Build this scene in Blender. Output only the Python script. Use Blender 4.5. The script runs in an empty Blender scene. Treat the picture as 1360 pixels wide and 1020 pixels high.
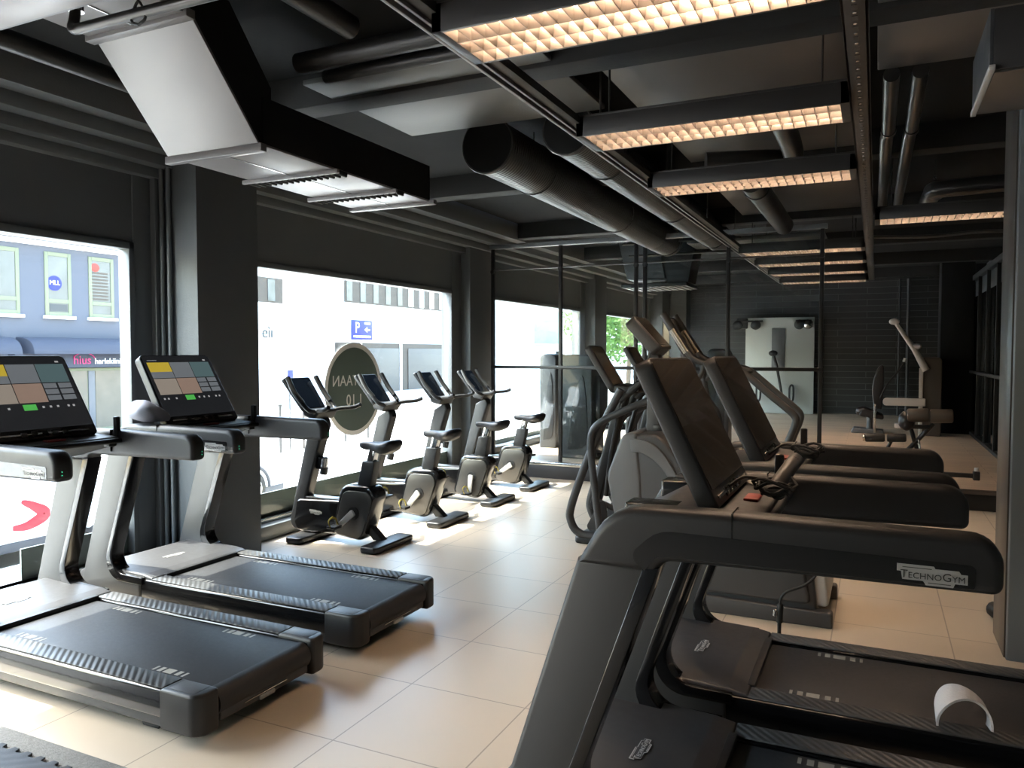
import bpy, bmesh, math, random
from mathutils import Vector, Matrix
R = math.radians
PI = math.pi
random.seed(7)
sc = bpy.context.scene
COL = sc.collection

# ------------------------------------------------------------------ materials
def nodes(name):
    m = bpy.data.materials.new(name); m.use_nodes = True
    nt = m.node_tree
    return m, nt, nt.nodes['Principled BSDF']

def mat(name, col, rough=.5, metal=0., var=.06, scale=14., bump=0., bscale=60., coat=0., spec=.5, emit=None, es=0., trans=0.):
    """painted / plastic / metal surface with a little noise in colour and gloss"""
    m, nt, p = nodes(name)
    tc = nt.nodes.new('ShaderNodeTexCoord')
    nz = nt.nodes.new('ShaderNodeTexNoise'); nz.inputs['Scale'].default_value = scale; nz.inputs['Detail'].default_value = 4
    nt.links.new(tc.outputs['Object'], nz.inputs['Vector'])
    mx = nt.nodes.new('ShaderNodeMix'); mx.data_type = 'RGBA'
    a = [max(0, c*(1-var)) for c in col]; b = [min(1, c*(1+var)) for c in col]
    mx.inputs['A'].default_value = (*a, 1); mx.inputs['B'].default_value = (*b, 1)
    nt.links.new(nz.outputs['Fac'], mx.inputs['Factor'])
    nt.links.new(mx.outputs['Result'], p.inputs['Base Color'])
    mr = nt.nodes.new('ShaderNodeMapRange')
    mr.inputs['To Min'].default_value = max(.02, rough*.85); mr.inputs['To Max'].default_value = min(1, rough*1.15)
    nt.links.new(nz.outputs['Fac'], mr.inputs['Value']); nt.links.new(mr.outputs['Result'], p.inputs['Roughness'])
    p.inputs['Metallic'].default_value = metal
    p.inputs['Coat Weight'].default_value = coat
    p.inputs['Specular IOR Level'].default_value = spec
    if bump:
        n2 = nt.nodes.new('ShaderNodeTexNoise'); n2.inputs['Scale'].default_value = bscale
        nt.links.new(tc.outputs['Object'], n2.inputs['Vector'])
        bp = nt.nodes.new('ShaderNodeBump'); bp.inputs['Strength'].default_value = bump; bp.inputs['Distance'].default_value = .004
        nt.links.new(n2.outputs['Fac'], bp.inputs['Height']); nt.links.new(bp.outputs['Normal'], p.inputs['Normal'])
    if emit:
        p.inputs['Emission Color'].default_value = (*emit, 1); p.inputs['Emission Strength'].default_value = es
    return m

def glass(name, tint=(1, 1, 1), refl=.05, rough=.02):
    m = bpy.data.materials.new(name); m.use_nodes = True; nt = m.node_tree; nt.nodes.clear()
    o = nt.nodes.new('ShaderNodeOutputMaterial'); t = nt.nodes.new('ShaderNodeBsdfTransparent'); g = nt.nodes.new('ShaderNodeBsdfGlossy')
    mx = nt.nodes.new('ShaderNodeMixShader'); fc = nt.nodes.new('ShaderNodeLayerWeight'); fc.inputs['Blend'].default_value = .5
    fr = nt.nodes.new('ShaderNodeMath'); fr.operation = 'POWER'; fr.inputs[1].default_value = 5
    nt.links.new(fc.outputs['Facing'], fr.inputs[0])
    ml = nt.nodes.new('ShaderNodeMath'); ml.operation = 'MULTIPLY'; ml.inputs[1].default_value = .6; nt.links.new(fr.outputs[0], ml.inputs[0]); fr = ml
    ad = nt.nodes.new('ShaderNodeMath'); ad.operation = 'ADD'; ad.inputs[1].default_value = refl
    t.inputs['Color'].default_value = (*tint, 1); g.inputs['Roughness'].default_value = rough
    nt.links.new(fr.outputs[0], ad.inputs[0]); nt.links.new(ad.outputs[0], mx.inputs[0])
    nt.links.new(t.outputs[0], mx.inputs[1]); nt.links.new(g.outputs[0], mx.inputs[2]); nt.links.new(mx.outputs[0], o.inputs[0])
    return m

def brickmat(name, c1, c2, mortar, bw, rh, ms, off=(0, 0, 0), offset=.5, rough=.4, bump=.3, axes='xy', spec=.5, noise=.12):
    m, nt, p = nodes(name)
    tc = nt.nodes.new('ShaderNodeTexCoord'); mp = nt.nodes.new('ShaderNodeMapping'); mp.inputs['Location'].default_value = off
    src = tc.outputs['Object']
    if axes != 'xy':
        sp = nt.nodes.new('ShaderNodeSeparateXYZ'); cb = nt.nodes.new('ShaderNodeCombineXYZ')
        nt.links.new(src, sp.inputs[0])
        nt.links.new(sp.outputs[axes[0].upper()], cb.inputs[0]); nt.links.new(sp.outputs[axes[1].upper()], cb.inputs[1])
        src = cb.outputs[0]
    nt.links.new(src, mp.inputs['Vector'])
    b = nt.nodes.new('ShaderNodeTexBrick'); b.offset = offset; b.squash = 1
    b.inputs['Color1'].default_value = (*c1, 1); b.inputs['Color2'].default_value = (*c2, 1); b.inputs['Mortar'].default_value = (*mortar, 1)
    b.inputs['Scale'].default_value = 1; b.inputs['Brick Width'].default_value = bw; b.inputs['Row Height'].default_value = rh
    b.inputs['Mortar Size'].default_value = ms; b.inputs['Mortar Smooth'].default_value = .1
    nt.links.new(mp.outputs[0], b.inputs['Vector'])
    nz = nt.nodes.new('ShaderNodeTexNoise'); nz.inputs['Scale'].default_value = 2.2; nz.inputs['Detail'].default_value = 6
    nt.links.new(tc.outputs['Object'], nz.inputs['Vector'])
    mr = nt.nodes.new('ShaderNodeMapRange'); mr.inputs['To Min'].default_value = 1-noise; mr.inputs['To Max'].default_value = 1+noise
    nt.links.new(nz.outputs['Fac'], mr.inputs['Value'])
    mx = nt.nodes.new('ShaderNodeVectorMath'); mx.operation = 'SCALE'
    nt.links.new(b.outputs['Color'], mx.inputs[0]); nt.links.new(mr.outputs['Result'], mx.inputs['Scale'])
    nt.links.new(mx.outputs[0], p.inputs['Base Color'])
    m2 = nt.nodes.new('ShaderNodeMapRange'); m2.inputs['To Min'].default_value = rough*.96; m2.inputs['To Max'].default_value = rough*1.05
    nt.links.new(nz.outputs['Fac'], m2.inputs['Value']); nt.links.new(m2.outputs['Result'], p.inputs['Roughness'])
    p.inputs['Specular IOR Level'].default_value = spec
    bp = nt.nodes.new('ShaderNodeBump'); bp.inputs['Strength'].default_value = bump; bp.inputs['Distance'].default_value = .004; bp.invert = True
    nt.links.new(b.outputs['Fac'], bp.inputs['Height']); nt.links.new(bp.outputs['Normal'], p.inputs['Normal'])
    return m

def wavemat(name, col, metal, rough, axis, scale, strength, var=.25):
    m = mat(name, col, rough, metal, var)
    nt = m.node_tree; p = nt.nodes['Principled BSDF']
    tc = nt.nodes.new('ShaderNodeTexCoord'); w = nt.nodes.new('ShaderNodeTexWave'); w.bands_direction = axis
    w.inputs['Scale'].default_value = scale; w.inputs['Distortion'].default_value = .4
    nt.links.new(tc.outputs['Object'], w.inputs['Vector'])
    bp = nt.nodes.new('ShaderNodeBump'); bp.inputs['Strength'].default_value = strength; bp.inputs['Distance'].default_value = .006
    nt.links.new(w.outputs['Fac'], bp.inputs['Height']); nt.links.new(bp.outputs['Normal'], p.inputs['Normal'])
    return m

M = {}
M['tile'] = brickmat('floor_tiles', (.585, .50, .395), (.61, .525, .415), (.33, .28, .22), .6, .6, .0035, (.2+.6*20, .5+.6*10, 0), 0., .34, .25, noise=.03)
M['wood'] = brickmat('wood_planks', (.50, .385, .28), (.42, .32, .235), (.2, .15, .11), 1.6, .16, .003, (50, 50, 0), .5, .45, .2)
M['darkbrick'] = brickmat('black_painted_brick', (.013, .0135, .0135), (.019, .019, .019), (.06, .062, .062), 1.2, .135, .007, (50, 50, 0), .5, .5, .5, 'xz')
M['paint'] = mat('charcoal_wall_paint', (.125, .136, .142), .5, 0, .12, 3, .2, 90)
M['paintlt'] = mat('charcoal_frame_paint', (.14, .152, .158), .38, 0, .1, 3)
M['ceil'] = mat('black_ceiling_paint', (.014, .0148, .0155), .85, 0, .25, 2, .2, 30, spec=.15)
M['slab'] = mat('lit_grey_ceiling_board', (.11, .11, .105), .5, 0, .25, 1.6, .1, 8)  # lighter grey carries the light and gloss on the ceiling slab
M['slabw'] = mat('lit_brown_ceiling_board', (.085, .078, .072), .35, 0, .25, 1.6, .1, 8)  # lighter brown-grey puts the lit look of the lamp bay into the colour
M['beam'] = mat('dark_beam_paint', (.024, .024, .024), .75, 0, .2, 3, .3, 40, spec=.25)
M['ductw'] = mat('white_painted_sheet_metal', (.17, .16, .16), .38, .15, .05, 3)
M['duct'] = wavemat('spiral_duct_foil', (.085, .085, .082), .75, .33, 'Y', 9, .9)
M['pipe'] = mat('grey_pipe_paint', (.07, .067, .064), .3, .6, .1, 5)
M['pipedk'] = mat('dark_pipe_insulation', (.03, .03, .03), .38, .4, .2, 8, .3, 40)
M['steel'] = mat('brushed_steel', (.55, .55, .54), .25, 1, .06, 30)
M['chrome'] = mat('chrome', (.8, .8, .8), .12, 1, .02)
M['fixture'] = mat('fixture_housing_paint', (.026, .024, .023), .45, 0, .1)
M['louvre'] = mat('louvre_aluminium', (.17, .148, .13), .35, .5, .04)
M['tube'] = mat('lit_fluorescent_tube', (1, .9, .8), .5, 0, 0, emit=(1, .73, .51), es=46)
M['reflector'] = mat('white_reflector', (.22, .19, .165), .35, .1, .02)
M['tmgrey'] = mat('satin_grey_frame_paint', (.048, .048, .049), .45, .12, .05, 30)
M['tmlt'] = mat('light_grey_motor_cover', (.046, .046, .049), .45, 0, .05, 30)
M['black'] = mat('black_moulded_plastic', (.010, .010, .0105), .42, 0, .12, 40, .08, 300)
M['soft'] = mat('dark_soft_grip_plastic', (.015, .015, .016), .45, 0, .08, 30, .1, 300)
M['gloss'] = mat('gloss_black_plastic', (.005, .005, .0055), .16, 0, .05, coat=.3)
M['skirt'] = mat('grey_skirt_plastic', (.04, .041, .043), .45, .1, .08)
M['strip'] = wavemat('ribbed_side_strip', (.06, .06, .06), .12, .45, 'DIAGONAL', 16, .4, .1)
M['belt'] = mat('running_belt_rubber', (.015, .0155, .018), .55, 0, .22, 60, .2, 500)
M['mark'] = mat('pale_belt_print', (.34, .33, .29), .6)
M['scr_off'] = mat('dark_glass_warm_reflection', (.045, .038, .031), .22, 0, .05, coat=.3)  # brown base colour stands in for the warm ceiling reflection
M['scr_blue'] = mat('blue_reflecting_display', (.012, .020, .035), .06, 0, .1, coat=.6)
M['scr_on'] = mat('lit_display_glass', (.008, .0085, .009), .22, 0, .05, emit=(.03, .032, .036), es=.12)
def emat(n, c, s=.5): return mat(n, tuple(q*.25 for q in c), .3, 0, .1, emit=c, es=s*.34)
M['t_yel'] = emat('yellow_tile', (.75, .55, .06)); M['t_grey'] = emat('grey_tile', (.22, .24, .26)); M['t_teal'] = emat('teal_tile', (.12, .19, .20))
M['t_beige'] = emat('beige_tile', (.42, .36, .30)); M['t_rust'] = emat('rust_tile', (.40, .28, .22)); M['t_green'] = emat('green_button', (.12, .65, .12)); M['t_white'] = emat('white_icon', (.55, .55, .55))
M['logo'] = mat('silver_logo_plate', (.34, .34, .33), .4, .2, .04)
M['logodk'] = mat('dark_logo_letters', (.02, .02, .02), .5)
M['logowh'] = mat('white_logo_letters', (.5, .5, .49), .5)
M['red'] = mat('red_plastic', (.30, .03, .02), .45)
M['green_led'] = mat('green_led', (.05, .6, .3), .4, emit=(.05, .8, .4), es=1.2)
M['rubber'] = mat('black_rubber', (.010, .010, .010), .6, 0, .15, 50, .2, 400)
M['bikeplate'] = mat('gunmetal_side_plate', (.085, .083, .08), .32, .65, .06, 25)
M['bikeframe'] = mat('graphite_bike_frame', (.032, .033, .035), .38, .45, .08, 25)
M['saddle'] = mat('black_saddle_leather', (.010, .010, .012), .38, 0, .1, 60, .15, 200)
M['white'] = mat('white_plastic', (.42, .42, .41), .4)
M['yellow'] = mat('yellow_pedal_strap', (.45, .36, .04), .5)
M['handlegrey'] = mat('grey_handle_plastic', (.13, .12, .11), .4)
M['ltgrey'] = mat('light_grey_shell', (.10, .105, .11), .42, .05, .05)
M['mdgrey'] = mat('mid_grey_shell', (.042, .044, .047), .42, .05, .06)
M['trim'] = mat('champagne_trim', (.4, .36, .30), .25, .8, .04)
M['cloth'] = mat('white_towel', (.55, .55, .57), .85, 0, .04, 40, .5, 120)
M['rag'] = mat('pale_blue_cloth', (.50, .51, .60), .8, 0, .06, 30, .4, 100)
M['matgrey'] = mat('speckled_grey_rug', (.26, .26, .25), .85, 0, .5, 90, .6, 150)
M['matdark'] = mat('dark_interlocking_mat', (.03, .031, .037), .55, 0, .1, 30, .2, 300)
M['glass'] = glass('window_glass', (.90, .93, .92), .03)
M['partglass'] = glass('partition_glass', (.90, .93, .93), .035)
M['film'] = mat('green_grey_window_film', (.16, .19, .18), .35, 0, .06)
M['darkglass'] = mat('dark_mirror_glass', (.005, .0055, .0055), .06, 0, .1, coat=.5)
M['sign_green'] = mat('green_grey_round_sign', (.11, .15, .135), .4)
M['sign_white'] = mat('white_vinyl', (.85, .85, .84), .5, 0, .02)
M['facade'] = mat('blue_grey_render', (.085, .088, .108), .85, 0, .05, 2, .1, 20)
M['facadew'] = mat('white_render', (.90, .90, .87), .85, 0, .02, 1)
M['awning'] = mat('slate_awning_fabric', (.038, .041, .058), .8, 0, .1, 6)
M['winframe'] = mat('cream_window_frame', (.15, .16, .10), .6)
M['outwin'] = mat('outside_window_pane', (.10, .10, .10), .2, 0, .5, 1.3)
M['outbrown'] = mat('brown_window_panel', (.062, .045, .034), .6, 0, .12, 2)
M['shopin'] = mat('warm_shop_interior', (.12, .095, .068), .5, 0, .35, 2.0)
M['pavement'] = mat('street_paving', (.62, .60, .55), .85, 0, .06, 2)
M['roof'] = mat('light_metal_roof', (.11, .105, .11), .6, 0, .15, 8)
M['pink'] = mat('pink_sign', (.40, .01, .10), .5)
M['bluesign'] = mat('blue_sign', (.012, .015, .30), .5, 0, .02)
M['letter'] = mat('dark_letters', (.05, .05, .05), .6)
M['van'] = mat('white_van_paint', (.88, .88, .87), .3, 0, .01, coat=.3)
M['vandk'] = mat('van_sill_black', (.06, .06, .065), .5)
M['redmark'] = mat('red_brush_mark', (.38, .015, .03), .5)
M['leaf'] = mat('leaf_green', (.07, .15, .02), .6, 0, .5, 9)
M['trunk'] = mat('bark', (.10, .07, .05), .8)
M['tealwin'] = mat('teal_window', (.06, .20, .19), .3, 0, .2, 3)
M['kinesis'] = mat('pale_grey_training_wall_panel', (.45, .465, .44), .35, 0, .05, 1.5)
M['padbrown'] = mat('brown_grey_weight_shroud', (.07, .057, .048), .5)
M['upwhite'] = mat('off_white_arm_paint', (.48, .45, .42), .4)

# ------------------------------------------------------------------ geometry
class B:
    def __init__(s): s.bm = bmesh.new(); s.mats = []
    def mi(s, m):
        m = M[m] if isinstance(m, str) else m
        if m not in s.mats: s.mats.append(m)
        return s.mats.index(m)
    def merge(s, t, m):
        i = s.mi(m)
        for f in t.faces: f.material_index = i
        me = bpy.data.meshes.new('t'); t.to_mesh(me); t.free(); s.bm.from_mesh(me); bpy.data.meshes.remove(me)
    def box(s, x0, x1, y0, y1, z0, z1, m, bev=0., seg=2, rot=None, at=None):
        t = bmesh.new(); bmesh.ops.create_cube(t, size=1)
        for v in t.verts: v.co = Vector(((x0+x1)/2+v.co.x*(x1-x0), (y0+y1)/2+v.co.y*(y1-y0), (z0+z1)/2+v.co.z*(z1-z0)))
        if bev: bmesh.ops.bevel(t, geom=t.edges[:], offset=min(bev, .49*min(abs(x1-x0), abs(y1-y0), abs(z1-z0))), segments=seg, profile=.5, affect='EDGES')
        if rot is not None:
            c = Vector(at) if at else Vector(((x0+x1)/2, (y0+y1)/2, (z0+z1)/2))
            bmesh.ops.rotate(t, verts=t.verts[:], cent=c, matrix=rot)
        s.merge(t, m); return s
    def prism(s, pts, axis, a0, a1, m, bev=0., seg=3):
        """extrude a 2D outline along an axis: 'y' takes (x,z), 'x' takes (y,z), 'z' takes (x,y)"""
        t = bmesh.new()
        def co(p, a):
            return (p[0], a, p[1]) if axis == 'y' else ((a, p[0], p[1]) if axis == 'x' else (p[0], p[1], a))
        v0 = [t.verts.new(co(p, a0)) for p in pts]; v1 = [t.verts.new(co(p, a1)) for p in pts]; n = len(pts)
        t.faces.new(v0); t.faces.new(v1[::-1])
        for i in range(n): t.faces.new((v0[i], v0[(i+1) % n], v1[(i+1) % n], v1[i]))
        bmesh.ops.recalc_face_normals(t, faces=t.faces[:])
        if bev:
            S0, S1 = set(v0), set(v1)
            e = [e for e in t.edges if (e.verts[0] in S0 and e.verts[1] in S0) or (e.verts[0] in S1 and e.verts[1] in S1)]
            bmesh.ops.bevel(t, geom=e, offset=bev, segments=seg, profile=.5, affect='EDGES', clamp_overlap=True)
        s.merge(t, m); return s
    def tube(s, pts, r, m, seg=12, closed=False, flat=1.):
        pts = [Vector(p) for p in pts]; n = len(pts); t = bmesh.new(); rings = []; up = None
        rr = r if isinstance(r, (list, tuple)) else [r]*n
        for i, p in enumerate(pts):
            if closed: d = (pts[(i+1) % n]-pts[i-1])
            else: d = pts[min(i+1, n-1)]-pts[max(i-1, 0)]
            d.normalize()
            if up is None:
                up = Vector((0, 0, 1)) if abs(d.z) < .95 else Vector((0, 1, 0))
            u = up-d*up.dot(d); u.normalize(); w = d.cross(u); up = u
            rings.append([t.verts.new(p+(u*math.cos(2*PI*k/seg)*flat+w*math.sin(2*PI*k/seg))*rr[i]) for k in range(seg)])
        m_ = n if closed else n-1
        for i in range(m_):
            a, b = rings[i], rings[(i+1) % n]
            for k in range(seg): t.faces.new((a[k], a[(k+1) % seg], b[(k+1) % seg], b[k]))
        if not closed: t.faces.new(rings[0][::-1]); t.faces.new(rings[-1])
        bmesh.ops.recalc_face_normals(t, faces=t.faces[:])
        s.merge(t, m); return s
    def cyl(s, p0, p1, r, m, seg=20, bev=0.):
        p0, p1 = Vector(p0), Vector(p1)
        if bev:
            d = (p1-p0).normalized(); return s.tube([p0, p0+d*bev*.3, p0+d*bev, p1-d*bev, p1-d*bev*.3, p1], [r-bev, r-bev*.3, r, r, r-bev*.3, r-bev], m, seg)
        return s.tube([p0, p1], r, m, seg)
    def ball(s, c, r, m, sub=2, jit=0.):
        t = bmesh.new(); bmesh.ops.create_icosphere(t, subdivisions=sub, radius=1)
        r = r if isinstance(r, (tuple, list)) else (r, r, r)
        for v in t.verts:
            k = 1+random.uniform(-jit, jit)
            v.co = Vector((c[0]+v.co.x*r[0]*k, c[1]+v.co.y*r[1]*k, c[2]+v.co.z*r[2]*k))
        s.merge(t, m); return s
    def quad(s, a, b, c, d, m):
        t = bmesh.new(); t.faces.new([t.verts.new(p) for p in (a, b, c, d)]); s.merge(t, m); return s
    def xform(s, mtx): bmesh.ops.transform(s.bm, matrix=mtx, verts=s.bm.verts[:]); return s
    def build(s, name, parent=None, loc=(0, 0, 0), rz=0., ang=35):
        me = bpy.data.meshes.new(name); s.bm.to_mesh(me); s.bm.free()
        for m in s.mats: me.materials.append(m)
        if len(me.polygons): me.polygons.foreach_set('use_smooth', [True]*len(me.polygons)); me.set_sharp_from_angle(angle=R(ang))
        o = bpy.data.objects.new(name, me); COL.objects.link(o); o.location = loc; o.rotation_euler = (0, 0, rz)
        if parent: o.parent = parent
        return o

def separate(b, name, parent):
    """link every loose piece of a builder as a mesh of its own"""
    bm = b.bm; seen = set(); out = []
    for v0 in list(bm.verts):
        if v0 in seen: continue
        st = [v0]; isl = []; seen.add(v0)
        while st:
            v = st.pop(); isl.append(v)
            for e in v.link_edges:
                w = e.other_vert(v)
                if w not in seen: seen.add(w); st.append(w)
        nb = B(); nb.mats = list(b.mats); mp = {v: nb.bm.verts.new(v.co) for v in isl}
        for f in {f for v in isl for f in v.link_faces}: nb.bm.faces.new([mp[v] for v in f.verts]).material_index = f.material_index
        out.append(nb.build(name, parent))
    return out

def thing(name, label, cat, loc=(0, 0, 0), rz=0., group=None):
    o = bpy.data.objects.new(name, None); COL.objects.link(o); o.location = loc; o.rotation_euler = (0, 0, rz)
    o.empty_display_size = .1
    return tag(o, label, cat, group)
def tag(o, label, cat, group=None, kind=None):
    o['label'] = label; o['category'] = cat
    if group: o['group'] = group
    if kind: o['kind'] = kind
    return o
def struct(o, label=None):
    o['kind'] = 'structure'
    if label: o['label'] = label
    return o

def rpoly(pts):
    """outline with rounded corners: points are (x, z, radius)"""
    out = []; n = len(pts)
    for i in range(n):
        p = Vector(pts[i][:2]); r = pts[i][2] if len(pts[i]) > 2 else 0
        if r <= 0: out.append(tuple(p)); continue
        a = Vector(pts[i-1][:2])-p; b = Vector(pts[(i+1) % n][:2])-p
        la, lb = a.length, b.length; a.normalize(); b.normalize()
        th = math.acos(max(-1, min(1, a.dot(b)))); d = min(r/math.tan(th/2), la*.49, lb*.49); r = d*math.tan(th/2)
        p0 = p+a*d; p1 = p+b*d; k = max(3, int((PI-th)/R(12)))
        bis = (a+b).normalized(); c = p+bis*(r/math.sin(th/2))
        a0 = math.atan2(p0.y-c.y, p0.x-c.x); a1 = math.atan2(p1.y-c.y, p1.x-c.x); da = (a1-a0+PI) % (2*PI)-PI
        for j in range(k+1):
            t = a0+da*j/k; out.append((c.x+r*math.cos(t), c.y+r*math.sin(t)))
    return out
def smooth(pts, n=6):
    P = [Vector(p) for p in pts]; out = []
    for i in range(len(P)-1):
        p0, p1, p2, p3 = P[max(i-1, 0)], P[i], P[i+1], P[min(i+2, len(P)-1)]
        for j in range(n):
            t = j/n
            out.append(.5*((2*p1)+(p2-p0)*t+(2*p0-5*p1+4*p2-p3)*t*t+(3*p1-p0-3*p2+p3)*t**3))
    out.append(P[-1]); return out
def text(body, size, m, name, parent, mtx, ext=.002, align='CENTER'):
    c = bpy.data.curves.new(name, 'FONT'); c.body = body; c.size = size; c.extrude = ext; c.align_x = align; c.align_y = 'CENTER'
    c.resolution_u = 3; c.small_caps_scale = .74
    if body == 'TechnoGym':
        for i, ch in enumerate(body): c.body_format[i].use_small_caps = ch.islower()
    tmp = bpy.data.objects.new('tmp', c); COL.objects.link(tmp)
    bpy.context.view_layer.update()
    me = bpy.data.meshes.new_from_object(tmp.evaluated_get(bpy.context.evaluated_depsgraph_get()))
    bpy.data.objects.remove(tmp); me.materials.clear(); me.materials.append(M[m])
    o = bpy.data.objects.new(name, me); COL.objects.link(o)
    o.parent = parent; o.matrix_local = mtx
    return o
def basis(o, x, y):
    """matrix whose local x/y axes are the given directions at origin o"""
    x = Vector(x).normalized(); y = Vector(y).normalized(); z = x.cross(y)
    m = Matrix.Identity(4)
    for i in range(3): m[i][0], m[i][1], m[i][2], m[i][3] = x[i], y[i], z[i], o[i]
    return m
def mir(m): return m @ Matrix.Diagonal((-1, 1, 1, 1))

# ------------------------------------------------------------------ camera
cam = bpy.data.cameras.new('camera'); co = bpy.data.objects.new('camera', cam); COL.objects.link(co)
cam.sensor_fit = 'HORIZONTAL'; cam.sensor_width = 36; cam.lens = 36*1022/1360; cam.clip_start = .05; cam.clip_end = 300
co.location = (0, 0, 1.6); co.rotation_euler = (R(90-2.35), 0, R(25.3)); sc.camera = co

# ------------------------------------------------------------------ room shell
ZC = 3.32                      # ceiling
XW = -4.82                     # window plane
struct(B().box(-5.0, 2.6, -3, 9.02, -.1, 0, 'tile').build('floor'))
struct(B().box(-5.0, 1.9, 9.02, 19.1, -.1, .2, 'wood').build('floor_raised'))
b = B(); b.box(-4.78, -.50, 8.985, 9.03, 0, .165, 'skirt', .004); b.box(-4.78, -.50, 8.975, 9.06, .165, .205, 'steel', .004)
struct(b.build('trim_1'))
struct(B().box(-5.2, 2.6, -3, 19.3, ZC, ZC+.15, 'ceil').build('ceiling'))
struct(B().box(-5.2, 2.0, 19.1, 19.3, -.1, ZC, 'darkbrick').build('wall_back'))
struct(B().box(2.45, 2.6, -3, 10.0, -.1, ZC, 'paint').build('wall_right'))
struct(B().box(-5.2, 2.6, -3.15, -3, -.1, ZC, 'paint').build('wall_rear'))
# window wall: openings, jambs, lintel mouldings
WIN = [(-4.31, -.75), (.27, 3.83), (4.85, 8.40), (9.43, 13.0), (14.0, 17.57)]
b = B()
b.box(-4.95, -4.86, -3, 19.1, -.6, .10, 'paint')
b.box(-4.95, -4.86, -3, 19.1, 2.38, ZC, 'paint')
prev = -3.0
for y0, y1 in WIN:
    if y0 > prev: b.box(-4.95, -4.86, prev, y0, .10, 2.38, 'paint')
    prev = y1
b.box(-4.95, -4.86, prev, 19.1, .1, 2.38, 'paint')
struct(b.build('wall_left'))
b = B()                       # stepped bulkhead above the windows
b.box(-4.86, -4.80, -3, 19.1, 2.36, 2.86, 'paint')
b.box(-4.86, -4.72, -3, 19.1, 2.86, 2.93, 'paintlt', .006)
b.box(-4.86, -4.62, -3, 19.1, 2.93, 3.01, 'paint', .006)
b.box(-4.86, -4.50, -3, 19.1, 3.01, 3.10, 'paintlt', .006)
b.box(-4.86, -4.36, -3, 19.1, 3.10, ZC, 'paint', .006)
struct(b.build('trim_2'))
b = B(); b.box(-4.86, -4.66, -3, 8.98, 0, .12, 'paintlt', .01); b.box(-4.86, -4.76, -3, 8.98, .12, .16, 'steel', .004); struct(b.build('baseboard_left'))
b = B(); b.box(-4.86, -4.70, 9.06, 19.1, .2, .30, 'paintlt', .01); struct(b.build('baseboard_left_raised'))
for i, (y0, y1) in enumerate(WIN[1:]):
    r = struct(bpy.data.objects.new('window_%d' % (i+1), None)); COL.objects.link(r)
    g = B().box(-4.845, -4.835, y0, y1, .12, 2.38, 'glass').build('pane', r)
    f = B(); w = .045
    f.box(-4.88, -4.78, y0, y0+w, .10, 2.38, 'paintlt', .005); f.box(-4.88, -4.78, y1-w, y1, .10, 2.38, 'paintlt', .005)
    f.box(-4.88, -4.78, y0, y1, .10, .16, 'paintlt', .005); f.box(-4.88, -4.78, y0, y1, 2.33, 2.38, 'paintlt', .005)
    f.build('window_frame', r)
    B().box(-4.865, -4.85, (3.02 if i == 0 else y0+w), y1-w, .14, .36, 'film').build('film_strip', r)
# columns standing between the windows
def column(name, y0, y1, xf, jamb):
    b = B(); b.box(-4.93, xf, y0, y1, -.05, ZC, 'paint', .006)
    struct(b.build(name))
column('wall_pillar_1', 4.04, 4.64, -4.40, 0)
column('wall_pillar_2', 8.62, 9.2, -4.66, 0)
column('wall_pillar_3', 13.25, 13.9, -4.60, 0)
column('wall_pillar_4', 17.7, 18.4, -4.5, 0)
b = B()
for y0, y1 in ((3.83, 4.04), (4.64, 4.85), (8.40, 8.62), (9.2, 9.43), (13.0, 13.25), (13.9, 14.0), (-.75, .27), (17.57, 17.7)):
    b.box(-4.9, -4.79, y0, y1, 0, 3.0, 'paintlt', .006)
struct(b.build('trim_3'))
# pipes beside the first pillar
for k, x in enumerate((-4.715, -4.645)):
    t = thing('heating_pipe', ['thin grey vertical pipe beside the pillar, nearer the window', 'thin grey vertical pipe beside the pillar, nearer the room'][k], 'pipe', (x, 4.012, 0), group='pipes beside the first pillar')
    B().cyl((0, 0, .0), (0, 0, 3.08), .017, 'paintlt', 14).build('riser', t)
    B().box(-.024, .024, -.028, .05, 1.50, 1.53, 'steel', .004).build('clip', t)
    B().box(-.022, .022, -.022, .05, 3.04, 3.08, 'paintlt', .004).build('upper_clip', t)
o = B().box(-.035, .035, -.03, .03, 0, 3.05, 'paint', .01).build('cable_duct', None, (-4.775, 4.005, 0)); tag(o, 'square dark cable duct running up the recess beside the window jamb', 'cable duct')
# free-standing column at the right edge
b = B(); b.box(.64, 1.10, 4.66, 5.12, -.02, ZC, 'paintlt', .012); o = b.build('wall_column'); struct(o)
b = B()
bm_ = mat('brown_metal_and_lit_face', (.10, .09, .08), .35, .5, .06, 3)  # brown puts lamplight into the column side; also the vent box bottom
b.box(.632, .641, 4.70, 5.10, 0, 3.3, bm_, .002); struct(b.build('lit_column_face'))  # thin sheet painting the warm lit side of the column

# ------------------------------------------------------------------ ceiling
b = B()
for y in (1.0, 3.84, 6.60, 9.4, 12.0, 14.8, 17.4): b.box(-4.4, 2.45, y, y+.20, 3.12, ZC+.02, 'beam', .01)
struct(b.build('ceiling_beams'))
def panel(name, x0, x1, y0, y1, z, m, label):  # boards hold the ceiling's lit tone in their colour
    tag(B().box(x0, x1, y0, y1, z, z+.03, m, .006).build(name), label, 'ceiling panel', 'ceiling boards in lit tones')
panel('ceiling_panel', -3.02, -1.58, 3.56, 3.83, 3.14, 'slab', 'ceiling board painted in lit grey left of the lamp row, in front of the dark beam')
panel('ceiling_panel', -3.02, -1.58, 4.05, 4.72, 3.14, 'slab', 'ceiling board painted in lit grey left of the lamp row, behind the dark beam')
panel('ceiling_panel', -1.44, -.16, 2.35, 3.83, 3.20, 'slabw', 'ceiling board painted in lit brown-grey above the nearest lit lamp')
panel('ceiling_panel', -1.44, -.16, 4.05, 6.58, 3.20, 'slabw', 'ceiling board painted in lit brown-grey above the second lit lamp')
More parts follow.
